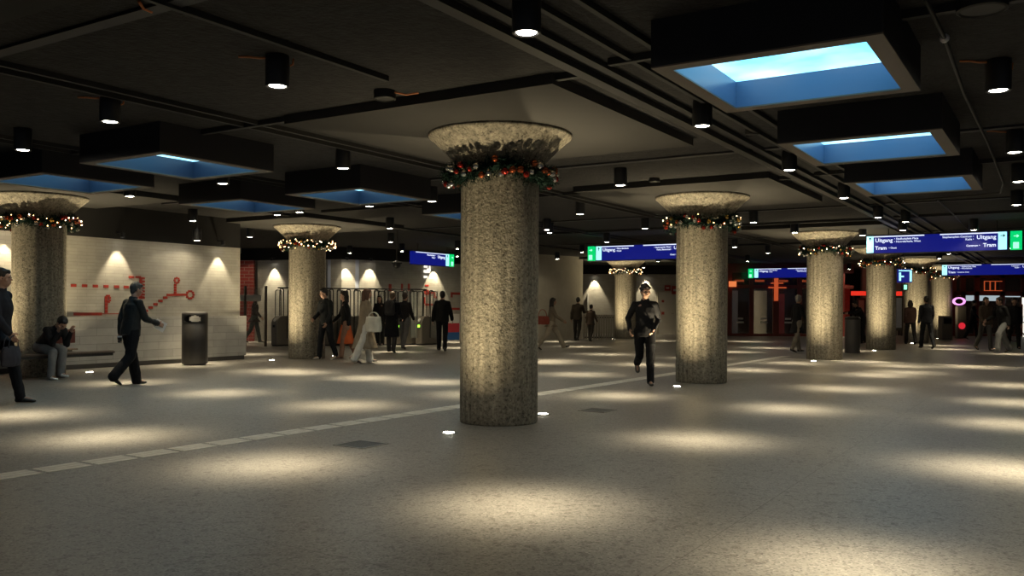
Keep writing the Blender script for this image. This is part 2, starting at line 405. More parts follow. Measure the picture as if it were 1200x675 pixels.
# ceiling panels around the pillars, children of the ceiling
slab_me = None
for p in [v[0] for v in PIL.values()]+[(-4.0, 4.4)]:
    if slab_me is None:
        bm = bmesh.new(); bx(bm, -1.72, 1.72, -1.78, 1.78, 0, CEIL-SLAB)
        o = obj('ceiling_panel', bm, M['slab'], ceiling); slab_me = o.data
    else:
        o = bpy.data.objects.new('ceiling_panel', slab_me); C.objects.link(o); o.parent = ceiling
    o.location = (p[0], p[1], SLAB); o.rotation_euler = (0, 0, -GA)
# trays and conduits along the grid, under the ceiling
def along(v, u0, u1, half, z0, z1, name, m, n=1):
    bm = bmesh.new(); bx(bm, -half, half, u0, u1, z0, z1)
    o = obj(name, bm, m, ceiling); q = V*v; o.location = (q.x, q.y, 0); o.rotation_euler = (0, 0, -GA); return o
def across(u, v0, v1, half, z0, z1, name, m):
    bm = bmesh.new(); bx(bm, -v1, -v0, -half, half, z0, z1)
    o = obj(name, bm, m, ceiling); q = U*u; o.location = (q.x, q.y, 0); o.rotation_euler = (0, 0, -GA); return o
along(3.55, -2, 46, .055, 3.37, 3.43, 'cable_tray', M['traylight'])
along(3.42, -2, 46, .05, 3.43, CEIL, 'cable_tray', M['tray'])
for v in (3.10, 2.80, 7.86, 8.10, 5.3, -1.8, -2.9, 11.6, 11.3, 15.2, -5.2):
    u0, u1 = -2, 46
    if v == 5.3: u0, u1 = -2, 6.2
    along(v, u0, u1, .022, 3.43, CEIL, 'conduit', M['tray'])
for u in (6.75, 14.0, 21.5, 28.5):
    across(u, -12, 3.3, .03, 3.42, CEIL, 'conduit', M['tray']); across(u+.2, 3.6, 14, .03, 3.42, CEIL, 'conduit', M['tray'])
# dark edge strips of the acoustic fields
for u in (3.9, 11.6, 18.9, 26.2):
    across(u, -14, 16, .06, 3.455, CEIL, 'field_joint', M['boxblack'])
bm = bmesh.new()
pp = [at_z(1085, 0, 3.36), at_z(1107, 45, 3.36), at_z(1130, 110, 3.36), at_z(1158, 168, 3.37), at_z(1176, 215, 3.40)]
pp += [at_z(1172, 226, 3.40), at_z(1140, 229, 3.42), at_z(1090, 233, 3.43), at_z(1040, 238, 3.44)]
sweep(bm, pp, .016, 8); pl = obj('flexible_pipe', bm, M['traylight'], ceiling, smooth=True)
bm = bmesh.new(); ball(bm, pp[1], .035); obj('pipe_clip', bm, M['paper'], ceiling, smooth=True)
bm = bmesh.new(); pp = [at_z(1098, 234, 3.43), at_z(1118, 252, 3.44), at_z(1140, 275, 3.44)]; sweep(bm, pp, .015, 6); obj('flexible_pipe', bm, M['tray'], ceiling)

# ------------------------------------------------------------------ skylight boxes
def skylight():
    t = thing('skylight_box', '', 'skylight')
    w, l, z0 = .80, .86, 3.12
    bm = bmesh.new()
    for a in ((-w, w, -l, -l+.03), (-w, w, l-.03, l), (-w, -w+.03, -l+.03, l-.03), (w-.03, w, -l+.03, l-.03)): bx(bm, *a, z0+.012, CEIL)
    obj('casing', bm, M['boxblack'], t)
    bm = bmesh.new(); d = .125
    for a in ((-w, w, -l, -l+d), (-w, w, l-d, l), (-w, -w+d, -l+d, l-d), (w-d, w, -l+d, l-d)): bx(bm, *a, z0, z0+.012)
    obj('bottom_frame', bm, M['lip'], t)
    bm = bmesh.new(); a, b = w-d, l-d
    for q in ((-a-.01, a+.01, -b-.01, -b), (-a-.01, a+.01, b, b+.01), (-a-.01, -a, -b, b), (a, a+.01, -b, b)): bx(bm, *q, z0+.012, z0+.252)
    obj('inner_shaft', bm, M['shaft'], t)
    bm = bmesh.new(); bx(bm, -a, a, -b, b, z0+.238, z0+.25); obj('glass', bm, M['sky'], t)
    return t
sky0 = skylight()
SK = [((2.15, 6.75), 'nearest large skylight box glowing bright cyan, top right'),
      ((3.98, 9.70), 'second skylight box on the right, a thin bright strip of glass showing'),
      ((5.80, 12.60), 'third and smallest skylight box on the right, blue inside, no bright glass'),
      ((-4.30, 11.26), 'skylight box on the left with a slanted bright strip of glass'),
      ((-6.55, 12.90), 'leftmost skylight box, right above the capital of the bench pillar'),
      ((-2.50, 14.25), 'skylight box left of the central pillar with a small bright diamond of glass'),
      ((-4.75, 15.70), 'dim blue skylight box above the capital of the pillar by the ticket gates'),
      ((-.62, 17.20), 'dark skylight box half hidden behind the central pillar')]
for i, (p, lab) in enumerate(SK):
    o = sky0 if i == 0 else copy_tree(sky0)
    o.location = (p[0], p[1], 0); o.rotation_euler = (0, 0, -GA); o['label'] = lab; o['group'] = 'skylight boxes under the ceiling'
    if i >= 3:                                      # left row: its dimmer light is put into a darker shaft colour
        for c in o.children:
            if c.name.startswith('inner_shaft'): c.data = c.data.copy(); c.data.materials[0] = M['shaft_shaded']

# ------------------------------------------------------------------ downlights
def downlight():
    t = thing('ceiling_downlight', '', 'lamp')
    bm = bmesh.new()
    lathe(bm, [(.001, CEIL), (.098, CEIL), (.10, CEIL-.01), (.10, 3.222), (.097, 3.215), (.082, 3.215), (.074, 3.226), (.001, 3.226)], 32)
    obj('housing', bm, M['black'], t, smooth='auto')
    bm = bmesh.new(); lathe(bm, [(.001, 3.214), (.045, 3.215), (.068, 3.221), (.070, 3.225), (.001, 3.225)], 24); obj('lens', bm, M['lens'], t, smooth=True)
    spot('beam', (0, 0, 3.205), t, LAMP_W, 150, .3, .04, prof=(10.5, .035, 1.0))
    return t
dl0 = downlight(); ndl = 0
DL = [
 (617, 36, 'nearest black downlight, at the top edge above the central pillar', 0),
 (325, 99, 'black downlight with orange cable ends, second largest on the left', 1),
 (129, 141, 'black downlight with an orange cable above the leftmost skylights', 1),
 (402, 196, 'black downlight between the left skylights and the central panel', 0),
 (823, 146, 'black downlight at the lower left corner of the nearest skylight', 0),
 (1170, 104, 'black downlight with orange cable by the bent pipe, right of the nearest skylight', 1),
 (1189, 177, 'black downlight at the right edge, right of the second skylight', 1),
 (727, 216, 'black downlight right of the central pillar garland', 0),
 (925, 198, 'black downlight at the lower left corner of the second skylight', 0),
 (989, 231, 'black downlight at the lower left corner of the third skylight', 0),
 (1029, 254, 'black downlight just beneath the third skylight box', 0),
 (680, 250, 'black downlight left of the second pillar, upper one beside the big shaft', 0),
 (644, 272, 'small black downlight close beside the right edge of the central shaft', 0),
 (931, 272, 'black downlight touching the upper left of the third pillar capital', 0),
 (1058, 269, 'black downlight hanging over the large tram sign', 0),
 (756, 267, 'black downlight over the blue sign left of the second pillar, right one', 0),
 (711, 283, 'black downlight directly over the left end of the middle blue sign', 0),
 (883, 260, 'black downlight right of the second pillar capital', 0),
 (261, 214, 'lit downlight under the right corner of the second left skylight', 0),
 (152, 229, 'lit downlight right of the leftmost skylight corner', 0),
 (156, 264, 'shiny black downlight over the red brick drawing, right of the bench pillar', 0),
 (226, 258, 'black downlight left of the dim blue skylight', 0),
 (231, 281, 'black downlight with yellowish lens just above the left wall', 0),
 (293, 277, 'black downlight above the end of the left wall', 0),
 (325, 251, 'lit downlight at the edge of the dim blue skylight', 0),
 (433, 241, 'lit downlight under the diamond skylight', 0),
 (457, 267, 'lit downlight right of the gate pillar capital, upper of two', 0),
 (458, 283, 'lit downlight right of the gate pillar capital, lower of two', 0),
 (410, 296, 'small downlight close right of the gate pillar garland', 0),
 (471, 294, 'small downlight left of the sloping blue sign', 0),
 (536, 291, 'small downlight against the left edge of the central shaft, upper one', 0),
 (536, 300, 'small downlight against the left edge of the central shaft, lower one', 0),
 (861, 289, 'black downlight just right of the second pillar shaft', 0),
 (994, 293, 'small downlight right of the third pillar garland', 0),
 (1112, 297, 'small lit downlight under the middle of the large tram sign', 0),
 (900, 296, 'small downlight above the sign left of the third pillar', 0),
 (876, 306, 'small downlight above the green exit panel by the dark doors', 0),
 (995, 315, 'tiny downlight right of the third pillar, upper one', 0),
 (995, 326, 'tiny downlight right of the third pillar, lower one', 0),
 (682, 295, 'small downlight left of the green exit panel', 0),
 (653, 303, 'tiny downlight over the tall plain wall', 0),
 (771, 306, 'tiny downlight under the middle blue sign', 0),
 (787, 317, 'tiny downlight left of the second pillar, lowest one', 0)]
dlights = []
for px, py, lab, cable in DL:
    p = at_z(px, py, 3.235)
    dlights.append((p, lab, cable))
# lamps whose casings are outside the picture or hidden, some known by the pools under them
for fx, fy, lab in [(1000, 668, 'black downlight outside the picture over the bright patch at the bottom right'), (25, 487, 'downlight hidden above the leftmost skylight box'),
                    (1192, 472, 'downlight at the right edge behind the third skylight'), (600, 1180, 'downlight behind the camera'),
                    (560, 462, 'downlight hidden behind the central pillar'),
                    (1270, 560, 'downlight outside the picture to the right'), (505, 448, 'downlight hidden by the dark skylight box, left of the central shaft'),
                    (1060, 436, 'downlight hidden behind the large tram sign, left'), (1140, 430, 'downlight hidden behind the large tram sign, right'),
                    (1190, 452, 'downlight hidden beyond the third skylight at the right edge'), (1010, 424, 'distant downlight right of the third capital'),
                    (820, 420, 'downlight hidden behind the second capital'), (1185, 415, 'distant downlight hidden by the far right sign'),(1100, 405, 'distant downlight hidden by the far right sign, left'),
                    (640, 425, 'distant downlight behind the central capital'), (350, 437, 'downlight hidden behind the gate pillar capital')]:
    p = at_z(fx, fy, 0.0); p.z = 3.235; dlights.append((p, lab, 0))
for x, y, lab in ((-9.6, 29.6, 'added unseen downlight behind the end of the left wall, nearer one'), (-9.9, 31.6, 'added unseen downlight behind the left wall by the red bricks'), (12.0, 42.5, 'added fill downlight inside the dark red entrance, left'), (14.6, 42.5, 'added fill downlight inside the dark red entrance, right'),  # added: unseen pair brightens the red bricks, entrance pair the glass doors
                  (24.2, 46.0, 'added fill downlight inside the right entrance, left'), (27.4, 46.0, 'added fill downlight inside the right entrance, right'), (6.2, 41.2, 'downlight before the far brick wall')):  # both right entrance lamps are added to brighten its interior
    dlights.append((Vector((x, y, 3.235)), lab, 0))
for i, (p, lab, cable) in enumerate(dlights):
    o = dl0 if i == 0 else copy_tree(dl0)
    o.location = (p.x, p.y, 0); o['label'] = lab; o['group'] = 'black cylinder downlights'
    if 'just above the left wall' in lab:            # this one hangs lower, on a stem
        q = at_z(231, 281, 2.845); o.location = (q.x, q.y, -.39)
        bm = bmesh.new(); sweep(bm, [(0, 0, CEIL-.01), (0, 0, CEIL+.39)], .015, 8); obj('stem', bm, M['black'], o)
    if cable:
        for pts in ([(-.10, 0, 3.46), (-.16, .01, 3.462), (-.24, -.01, 3.465), (-.33, .0, 3.468)], [(.10, .02, 3.40), (.125, .02, 3.41), (.13, .02, 3.46)]):
            bm = bmesh.new(); sweep(bm, pts, .009, 6); obj('cable_end', bm, M['orange'], o, smooth=True)['label'] = 'orange cable end'
# small ceiling devices
def disc(px, py, z, r, h, lab, name='loudspeaker'):
    p = at_z(px, py, z); bm = bmesh.new()
    lathe(bm, [(.001, CEIL-z), (r, CEIL-z), (r, 0), (r*.9, -.008), (r*.84, .004), (.001, .004)], 32)
    o = obj(name, bm, M['tray'], smooth='auto'); o.location = (p.x, p.y, z); tag(o, lab, 'ceiling device'); return o
disc(451, 116, 3.40, .11, .08, 'unlit dark disc on the ceiling at the left edge of the central panel')
disc(1151, 12, 3.38, .16, .08, 'dark round speaker ring in the top right corner of the ceiling')
disc(881, 158, 3.42, .08, .06, 'small dark ceiling box between the two nearest right skylights', 'detector')
disc(767, 213, 3.42, .09, .06, 'small dark ceiling disc right of the downlight by the central garland', 'detector')
bm = bmesh.new(); sweep(bm, [at_z(163, 2, 3.455), at_z(168, 10, 3.455), at_z(178, 14, 3.455)], .011, 6)
sweep(bm, [at_z(463, 108, 3.45), at_z(476, 111, 3.45), at_z(490, 109, 3.45)], .010, 6)
obj('orange_cable', bm, M['orange'], ceiling, smooth=True)

# ------------------------------------------------------------------ floor uplights
ul0 = thing('floor_uplight', '', 'lamp')
bm = bmesh.new(); lathe(bm, [(.10, 0), (.10, .004), (.066, .006), (.062, 0)], 28); obj('ring', bm, M['steel'], ul0, smooth='auto')
bm = bmesh.new(); lathe(bm, [(.001, 0), (.062, 0), (.058, .009), (.001, .012)], 24); obj('lens', bm, M['uplens'], ul0, smooth=True)
i = 0
nick = {'c1': 'the large central pillar', 'c2': 'the pillar right of the jogging person', 'c3': 'the pillar with the slim grey bin', 'c4': 'the pillar right of the slim grey bin', 'c5': 'the pillar behind the walking pair',
        'c6': 'the most distant right pillar', 'l1': 'the bench pillar', 'l2': 'the ticket gate pillar', 'l5': 'the pillar beside the slatted fence', 'l3': 'the hidden pillar'}
for k, (p, lab) in PIL.items():
    for s, wrd in ((-1, 'in front of'), (1, 'behind')):
        if k == 'c1' and s < 0: d = Vector((-.52, -.98, 0))
        elif k == 'c1' and s > 0: d = U*.88+Vector((.08, -.05, 0))
        elif k == 'l1' and s < 0: d = U*-1.2+V*.25
        else: d = U*s*(1.17 if s < 0 else 1.02)
        o = ul0 if i == 0 else copy_tree(ul0); i += 1
        o.location = (p[0]+d.x, p[1]+d.y, 0); o.rotation_euler = (0, 0, -GA if s > 0 else math.pi-GA)
        o['label'] = 'round recessed floor lamp %s %s' % (wrd, nick[k]); o['group'] = 'recessed floor lamps'
        # local -Y points at the pillar
        sp = spot('beam', (0, 0, .03), o, UP_W, 120, .2, .03, (1, .82, .50), (math.pi+R(7), 0, 0), prof=(26, .006, 1.0)); sp.location = (0, 0, .03)
# ------------------------------------------------------------------ wall washers
ww0 = thing('wall_spotlight', '', 'lamp')
bm = bmesh.new(); lathe(bm, [(.001, .10), (.045, .10), (.045, 0), (.038, 0), (.034, .02), (.001, .02)], 20); obj('housing', bm, M['black'], ww0, smooth='auto')
bm = bmesh.new(); lathe(bm, [(.001, .008), (.033, .01), (.033, .018), (.001, .018)], 16); obj('lens', bm, M['lens'], ww0, smooth=True)
bm = bmesh.new(); bx(bm, -.015, .015, -.015, .2, .09, .11); obj('arm', bm, M['black'], ww0)
spot('beam', (0, 0, -.01), ww0, WASH_W, 62, .5, .02, (1, .84, .56), (R(5), 0, 0))
wi = 0
BACK_WASH = None
def wash(px, py, p, d, n, z, lab, W=None):
    global BACK_WASH
    global wi
    q = on_wall(px, py, p, d)
    o = ww0 if wi == 0 else copy_tree(ww0); wi += 1
    ang = math.atan2(d.y, d.x)
    o.location = (q.x+n.x*.2, q.y+n.y*.2, z); o.rotation_euler = (0, 0, ang)
    o['label'] = lab; o['group'] = 'spotlights washing the walls'
    if W:
        for c in o.children:
            if c.type == 'LIGHT':
                if BACK_WASH is None: BACK_WASH = c.data.copy(); BACK_WASH.energy = W
                c.data = BACK_WASH
for px, lab in ((4, 'wall spotlight at the left edge, left of the bench pillar'), (137, 'wall spotlight above the red brick drawing'), (255, 'wall spotlight above the end of the left wall')):
    wash(px, 290, LE, U, LWn, 2.80, lab)
def seg_at(px):
    for a, b in zip(BW, BW[1:]):
        A = Vector((a[0], a[1], 0)); B = Vector((b[0], b[1], 0)); d = (B-A).normalized()
        q = on_wall(px, 300, A, d)
        if A.x-.01 <= q.x <= B.x+.01: return A, d
for px, lab in ((322, 'wall spotlight over the wall between red bricks and gate pillar'), (405, 'wall spotlight right of the gate pillar, left of a pair'),
                (433, 'wall spotlight right of the gate pillar, right of a pair'), (508, 'wall spotlight under the sloping blue sign')):
    A, d = seg_at(px); wash(px, 300, A, d, Vector((d.y, -d.x, 0)), 3.0, lab, 260)
for px, lab in ((697, 'wall spotlight over the slatted fence'), (757, 'wall spotlight behind the head of the jogging person')):
    wash(px, 320, Vector((3, 44.5, 0)), Vector((1, -.026, 0)), Vector((-.026, -1, 0)), 3.0, lab, 260)

# ------------------------------------------------------------------ garlands
rng = random.Random(5)
bm = bmesh.new(); path = []
for i in range(120):
    a = 2*math.pi*i/120; path.append(Vector((.545*math.cos(a), .545*math.sin(a), 2.90+.035*math.sin(3*a+1)-.02*math.cos(5*a))))
for i in range(0, 120):
    p = path[i]; rad = Vector((p.x, p.y, 0)).normalized()
    for s in range(12):
        d = Vector((rng.uniform(-1, 1), rng.uniform(-1, 1), rng.uniform(-1, 1)))+rad*rng.uniform(-.1, .7); d.normalize()
        L = rng.uniform(.10, .185); q = p+d*L
        if math.hypot(q.x, q.y) < .475: q = Vector((q.x, q.y, 0)).normalized()*.478+Vector((0, 0, q.z))
        for k in range(13):
            t = k/12; c = p.lerp(q, t); dd = (q-p).normalized()
            n = (dd*.7+Vector((rng.uniform(-1, 1), rng.uniform(-1, 1), rng.uniform(-1, 1)))).normalized()*rng.uniform(.028, .05)
            w = n.cross(Vector((rng.uniform(-1, 1), rng.uniform(-1, 1), rng.uniform(-1, 1)))).normalized()*.0045
            bm.faces.new([bm.verts.new(c+w), bm.verts.new(c+n*.9+w*.4), bm.verts.new(c+n), bm.verts.new(c-w)])
        if s == 0: sweep(bm, [p, q], [.006, .002], 4)
sweep(bm, path+[path[0]], .062, 6, caps=False)
foliage_me = None
bm_f = bm
ball_me = {}
for k in ('b_red', 'b_orange', 'b_silver', 'b_gold', 'fairy', 'fairy_w'):
    b2 = bmesh.new(); big = k.startswith('b_')
    ball(b2, (0, 0, 0), 1 if big else 1, sub=3 if big else 1)
    if big: lathe(b2, [(.001, 1.22), (.16, 1.2), (.2, .98), (.2, .93)], 8)
    me = bpy.data.meshes.new(k); b2.to_mesh(me); b2.free(); me.materials.append(M[k]); me.polygons.foreach_set('use_smooth', [True]*len(me.polygons)); ball_me[k] = me
names = {'b_red': 'red bauble', 'b_orange': 'copper bauble', 'b_silver': 'silver bauble', 'b_gold': 'gold bauble'}
gfirst = None
def garland(key, p, lab, lights, rz, seed):
    global gfirst
    t = thing('christmas_garland', lab, 'garland', (p[0], p[1], 0), rz, 'christmas garlands round the pillars')
    if gfirst is None: f = obj('foliage', bm_f, M['green_fir'], t); gfirst = f
    else: f = bpy.data.objects.new('foliage', gfirst.data); C.objects.link(f); f.parent = t
    rg = random.Random(seed)
    nb = 58
    for i in range(nb):
        a = 2*math.pi*(i+rg.uniform(-.3, .3))/nb; k = rg.choice(['b_red', 'b_orange', 'b_silver', 'b_silver', 'b_red', 'b_silver', 'b_gold' if key != 'c1' else 'b_orange'])
        b = bpy.data.objects.new('bauble', ball_me[k]); C.objects.link(b); b.parent = t; b['label'] = names[k]
        r = rg.uniform(.030, .043); el = rg.uniform(-1.0, .75); rr = .555+.115*math.cos(el)
        b.location = (rr*math.cos(a), rr*math.sin(a), 2.89+.135*math.sin(el)+.035*math.sin(3*a+1)); b.scale = (r, r, r); b.rotation_euler = (rg.uniform(-.5, .5), rg.uniform(-.5, .5), 0)
    for i in range(lights):
        a = 2*math.pi*(i+rg.uniform(-.4, .4))/lights; el = rg.uniform(-1.2, .9); rr = .57+.15*math.cos(el)
        b = bpy.data.objects.new('fairy_light', ball_me['fairy' if rg.random() < .5 else 'fairy_w']); C.objects.link(b); b.parent = t
        s = rg.uniform(.008, .013)*(1 + .2*(p[1] > 20)); b.location = (rr*math.cos(a), rr*math.sin(a), 2.90+.13*math.sin(el)); b.scale = (s, s, s)
garland('c1', PIL['c1'][0], 'unlit christmas garland with red, copper and silver baubles on the large central pillar', 0, .4, 11)
garland('c2', PIL['c2'][0], 'christmas garland with baubles on the pillar right of the jogging person', 18, 1.3, 12)
garland('c3', PIL['c3'][0], 'christmas garland with small lights on the pillar with the slim grey bin', 26, 2.3, 13)
garland('c4', PIL['c4'][0], 'christmas garland with small lights on the pillar right of the slim grey bin', 26, .9, 14)
garland('c5', PIL['c5'][0], 'christmas garland on the pillar behind the walking pair', 26, 3.3, 15)
garland('c6', PIL['c6'][0], 'christmas garland on the most distant pillar', 20, 2.0, 16)
garland('l1', PIL['l1'][0], 'glittering christmas garland on the bench pillar at the left edge', 48, 1.8, 17)
garland('l2', PIL['l2'][0], 'brightly lit christmas garland on the pillar in front of the ticket gates', 80, .2, 18)
garland('l5', PIL['l5'][0], 'lit christmas garland on the pillar beside the slatted fence', 70, 2.7, 19)

# ------------------------------------------------------------------ hanging signs
def text_mesh(s, size, x, z, y, align='LEFT', bold=0.0):
    cu = bpy.data.curves.new('t', 'FONT'); cu.body = s; cu.size = size; cu.align_x = align; cu.offset = bold; cu.extrude = .003; cu.resolution_u = 2
    o = bpy.data.objects.new('t', cu); C.objects.link(o)
    dg = bpy.context.evaluated_depsgraph_get(); dg.update(); me = bpy.data.meshes.new_from_object(o.evaluated_get(dg))
    me.transform(Matrix.Translation((x, y, z)) @ Matrix.Rotation(R(90), 4, 'X'))
    bpy.data.objects.remove(o); return me
def text_obj(items, parent, m, name='lettering'):
    bm = bmesh.new()
    for it in items:
        me = text_mesh(*it); bm.from_mesh(me); bpy.data.meshes.remove(me)
    return obj(name, bm, m, parent)
def arrow(bm, cx, cz, s, ang, y):
    mtx = Matrix.Translation((cx, y, cz)) @ Matrix.Rotation(ang, 4, 'Y')
    bx(bm, -.1*s, .1*s, -.004, .004, -.55*s, .45*s, mtx)
    for g in (-1, 1):
        bx(bm, -.1*s, .1*s, -.004, .004, -.52*s, .14*s, mtx @ Matrix.Translation((0, 0, .52*s)) @ Matrix.Rotation(g*R(45), 4, 'Y'))
def sign(loc, rz, L, H, lab, layout, green=None, rods=(.15, .85), zt=3.21):
    t = thing('hanging_sign', lab, 'sign', (loc[0], loc[1], 0), rz)
    z1, z0 = zt, zt-H; y = -.075
    x0 = 0.0
    if green == 'left': x0 = .28
    xr = L-(.30 if green == 'right' else 0)
    bm = bmesh.new(); bx(bm, x0, xr, -.07, .07, z0, z1); obj('board', bm, M['blue'], t, bevel=.008)
    bm = bmesh.new(); bx(bm, x0-.01, xr+.01, -.078, .078, z1-.006, z1+.03); bx(bm, x0-.01, xr+.01, -.06, .06, z0-.02, z0+.002); obj('rail', bm, M['dsteel'], t)
    bm = bmesh.new()
    for r in rods: sweep(bm, [(L*r, 0, z1), (L*r, 0, CEIL)], .012, 8)
    obj('hanger', bm, M['dsteel'], t)
    layout(t, x0, xr, z0, z1, y)
    if green:
        gx = (0, .20) if green == 'left' else (L-.24, L)
        bm = bmesh.new(); bx(bm, gx[0], gx[1], -.07, .07, z0, z1); obj('exit_panel', bm, M['sign_green'], t)['label'] = 'green exit panel'
        c = (gx[0]+gx[1])/2; bm = bmesh.new(); arrow(bm, c, z1-H*.27, H*.20, R(90), y)
        obj('exit_arrow', bm, M['sign_mint'], t); bm = bmesh.new()
        bx(bm, c-.06, c+.06, y-.003, y+.003, z0+.06*H, z0+.40*H)
        obj('exit_pictogram', bm, M['sign_mint'], t)
    return t
def white_strip(t, a, b, z, y, m='sign_white'):
    bm = bmesh.new(); bx(bm, a, b, y-.004, y+.002, z-.028, z); obj('white_strip', bm, M[m], t)
def panel(t, a, b, z0, z1, y, ang=0.0):
    bm = bmesh.new(); bx(bm, a, b, y-.004, y+.002, z0+.01, z1-.01); obj('arrow_panel', bm, M['sign_cyan'], t)
    bm = bmesh.new(); arrow(bm, (a+b)/2, z1-.10, .085, ang, y-.005); obj('arrow', bm, M['sign_dark'], t)
def lay_C(t, x0, x1, z0, z1, y):
    panel(t, x0+.01, x0+.17, z0, z1, y, 0); panel(t, x1-.19, x1-.01, z0, z1, y, R(90))
    mid = (x0+x1)/2
    white_strip(t, x0+.17, mid-.22, z1-.012, y); white_strip(t, mid+.13, x1-.19, z1-.012, y)
    text_obj([('Uitgang', .136, x0+.21, z1-.165, y, 'LEFT', .0025), ('Tram', .125, x0+.21, z0+.085, y, 'LEFT', .0025),
              ('Uitgang', .136, x1-.23, z1-.165, y, 'RIGHT', .0025), ('Tram', .125, x1-.23, z0+.085, y, 'RIGHT', .0025)], t, M['sign_white'])
    text_obj([('• Stadhuisplein Plaza', .068, x0+.66, z1-.115, y, 'LEFT', .001), ('• Noorderkade, West', .068, x0+.66, z1-.185, y, 'LEFT', .001), ('• Oost', .068, x0+.53, z0+.10, y, 'LEFT', .001),
              ('Stephansplein Centrum •', .068, x1-.70, z1-.115, y, 'RIGHT', .001), ('Kade •', .068, x1-.70, z1-.185, y, 'RIGHT', .001), ('Centrum •', .068, x1-.57, z0+.10, y, 'RIGHT', .001)], t, M['sign_white'], 'small_lettering')
def lay_A(t, x0, x1, z0, z1, y):
    panel(t, x0+.01, x0+.19, z0, z1, y, 0)
    mid = (x0+x1)/2
    white_strip(t, x0+.19, mid-.32, z1-.012, y); white_strip(t, mid-.02, x1-.2, z1-.012, y); panel(t, x1-.19, x1-.01, z0, z1, y, R(90))
    text_obj([('Uitgang', .136, x0+.23, z1-.165, y, 'LEFT', .0025), ('Uitgang', .136, x1-.23, z1-.165, y, 'RIGHT', .0025), ('Tram', .125, x1-.23, z0+.085, y, 'RIGHT', .0025)], t, M['sign_white'])
    text_obj([('• Noorderkade', .068, x0+.67, z1-.115, y, 'LEFT', .001), ('• Oost', .068, x0+.67, z1-.185, y, 'LEFT', .001),
              ('• Stationsplein West •', .062, x1-.70, z1-.115, y, 'RIGHT', .001), ('Kade, Binnenstad •', .062, x1-.70, z1-.185, y, 'RIGHT', .001), ('Oost •', .068, x1-.57, z0+.10, y, 'RIGHT', .001)], t, M['sign_white'], 'small_lettering')
def lay_D(t, x0, x1, z0, z1, y):
    panel(t, x0+.01, x0+.20, z0, z1, y, 0); mid = (x0+x1)/2
    white_strip(t, x0+.2, mid-.25, z1-.012, y); white_strip(t, mid+.1, x1-.05, z1-.012, y)
    text_obj([('Uitgang', .136, x0+.24, z1-.165, y, 'LEFT', .0025), ('Tram', .125, x0+.24, z0+.085, y, 'LEFT', .0025), ('Uitgang', .136, x1-.1, z1-.165, y, 'RIGHT', .0025)], t, M['sign_white'])
    text_obj([('• Stadhuisplein Plaza', .07, x0+.70, z1-.115, y, 'LEFT', .001), ('• Noorderkade', .07, x0+.70, z1-.185, y, 'LEFT', .001), ('• Centrum Oost', .07, x0+.55, z0+.10, y, 'LEFT', .001),
              ('Centrum •', .07, x1-.60, z1-.115, y, 'RIGHT', .001), ('Kade •', .07, x1-.60, z1-.185, y, 'RIGHT', .001)], t, M['sign_white'], 'small_lettering')
def lay_E(t, x0, x1, z0, z1, y):
    panel(t, x1-.20, x1-.01, z0, z1, y, 0); white_strip(t, x0+.15, x1-.2, z1-.012, y)
    text_obj([('Uitgang', .14, x1-.25, z1-.18, y, 'RIGHT', .0025)], t, M['sign_white'])
    text_obj([('Noorderkade •', .078, x1-.80, z1-.12, y, 'RIGHT', .001), ('Oost •', .078, x1-.80, z1-.20, y, 'RIGHT', .001)], t, M['sign_white'], 'small_lettering')
pC = at_z(1016, 277, 3.21)
sign(pC, -GA, 3.44, .44, 'large blue hanging sign with Uitgang and Tram on both ends, at the right', lay_C, 'right')
pA = at_z(690, 289, 3.21)
sign(pA, -GA, 3.44, .44, 'blue hanging sign with green exit panel at its left end, partly behind the second pillar', lay_A, 'left')
pB = at_z(877.5, 315, 3.21)
sign(pB, -GA, 3.44, .44, 'blue hanging sign with green exit panel in front of the dark red doors', lay_A, 'left')
pD = at_z(1104, 310.5, 3.21)
sign(pD, -GA, 3.44, .44, 'smaller blue hanging sign beyond the large tram sign, cut by the right edge', lay_D)
pE = at_z(482, 294, 3.21)
sign(pE, math.pi/2-GA, 2.35, .44, 'blue hanging sign left of the central pillar, sloping down to a green panel', lay_E, 'right')
t = thing('hanging_sign', 'small square blue and white hanging sign left of the pillar behind the walking pair', 'sign', (15.0, 33.4, 0), 0)
bm = bmesh.new(); bx(bm, -.27, .27, -.05, .05, 2.36, 2.87); obj('board', bm, M['blue'], t, bevel=.008)
bm = bmesh.new(); bx(bm, .17, .25, -.056, -.05, 2.40, 2.83); bx(bm, -.25, .17, -.056, -.05, 2.79, 2.83); bx(bm, -.24, -.16, -.056, -.05, 2.42, 2.74); bx(bm, -.16, -.05, -.056, -.05, 2.56, 2.62); obj('white_marks', bm, M['sign_cyan'], t)
bm = bmesh.new(); sweep(bm, [(0, 0, 2.87), (0, 0, CEIL)], .015, 8); obj('hanger', bm, M['dsteel'], t)
bm = bmesh.new(); bx(bm, -.12, .12, -.05, .05, 2.06, 2.30); sweep(bm, [(-.1, 0, 2.28), (-.1, 0, 2.38)], .01, 6); obj('exit_panel', bm, M['dsteel'], t)
bm = bmesh.new(); bx(bm, -.05, .07, -.056, -.05, 2.09, 2.27); obj('exit_pictogram', bm, M['sign_mint'], t)
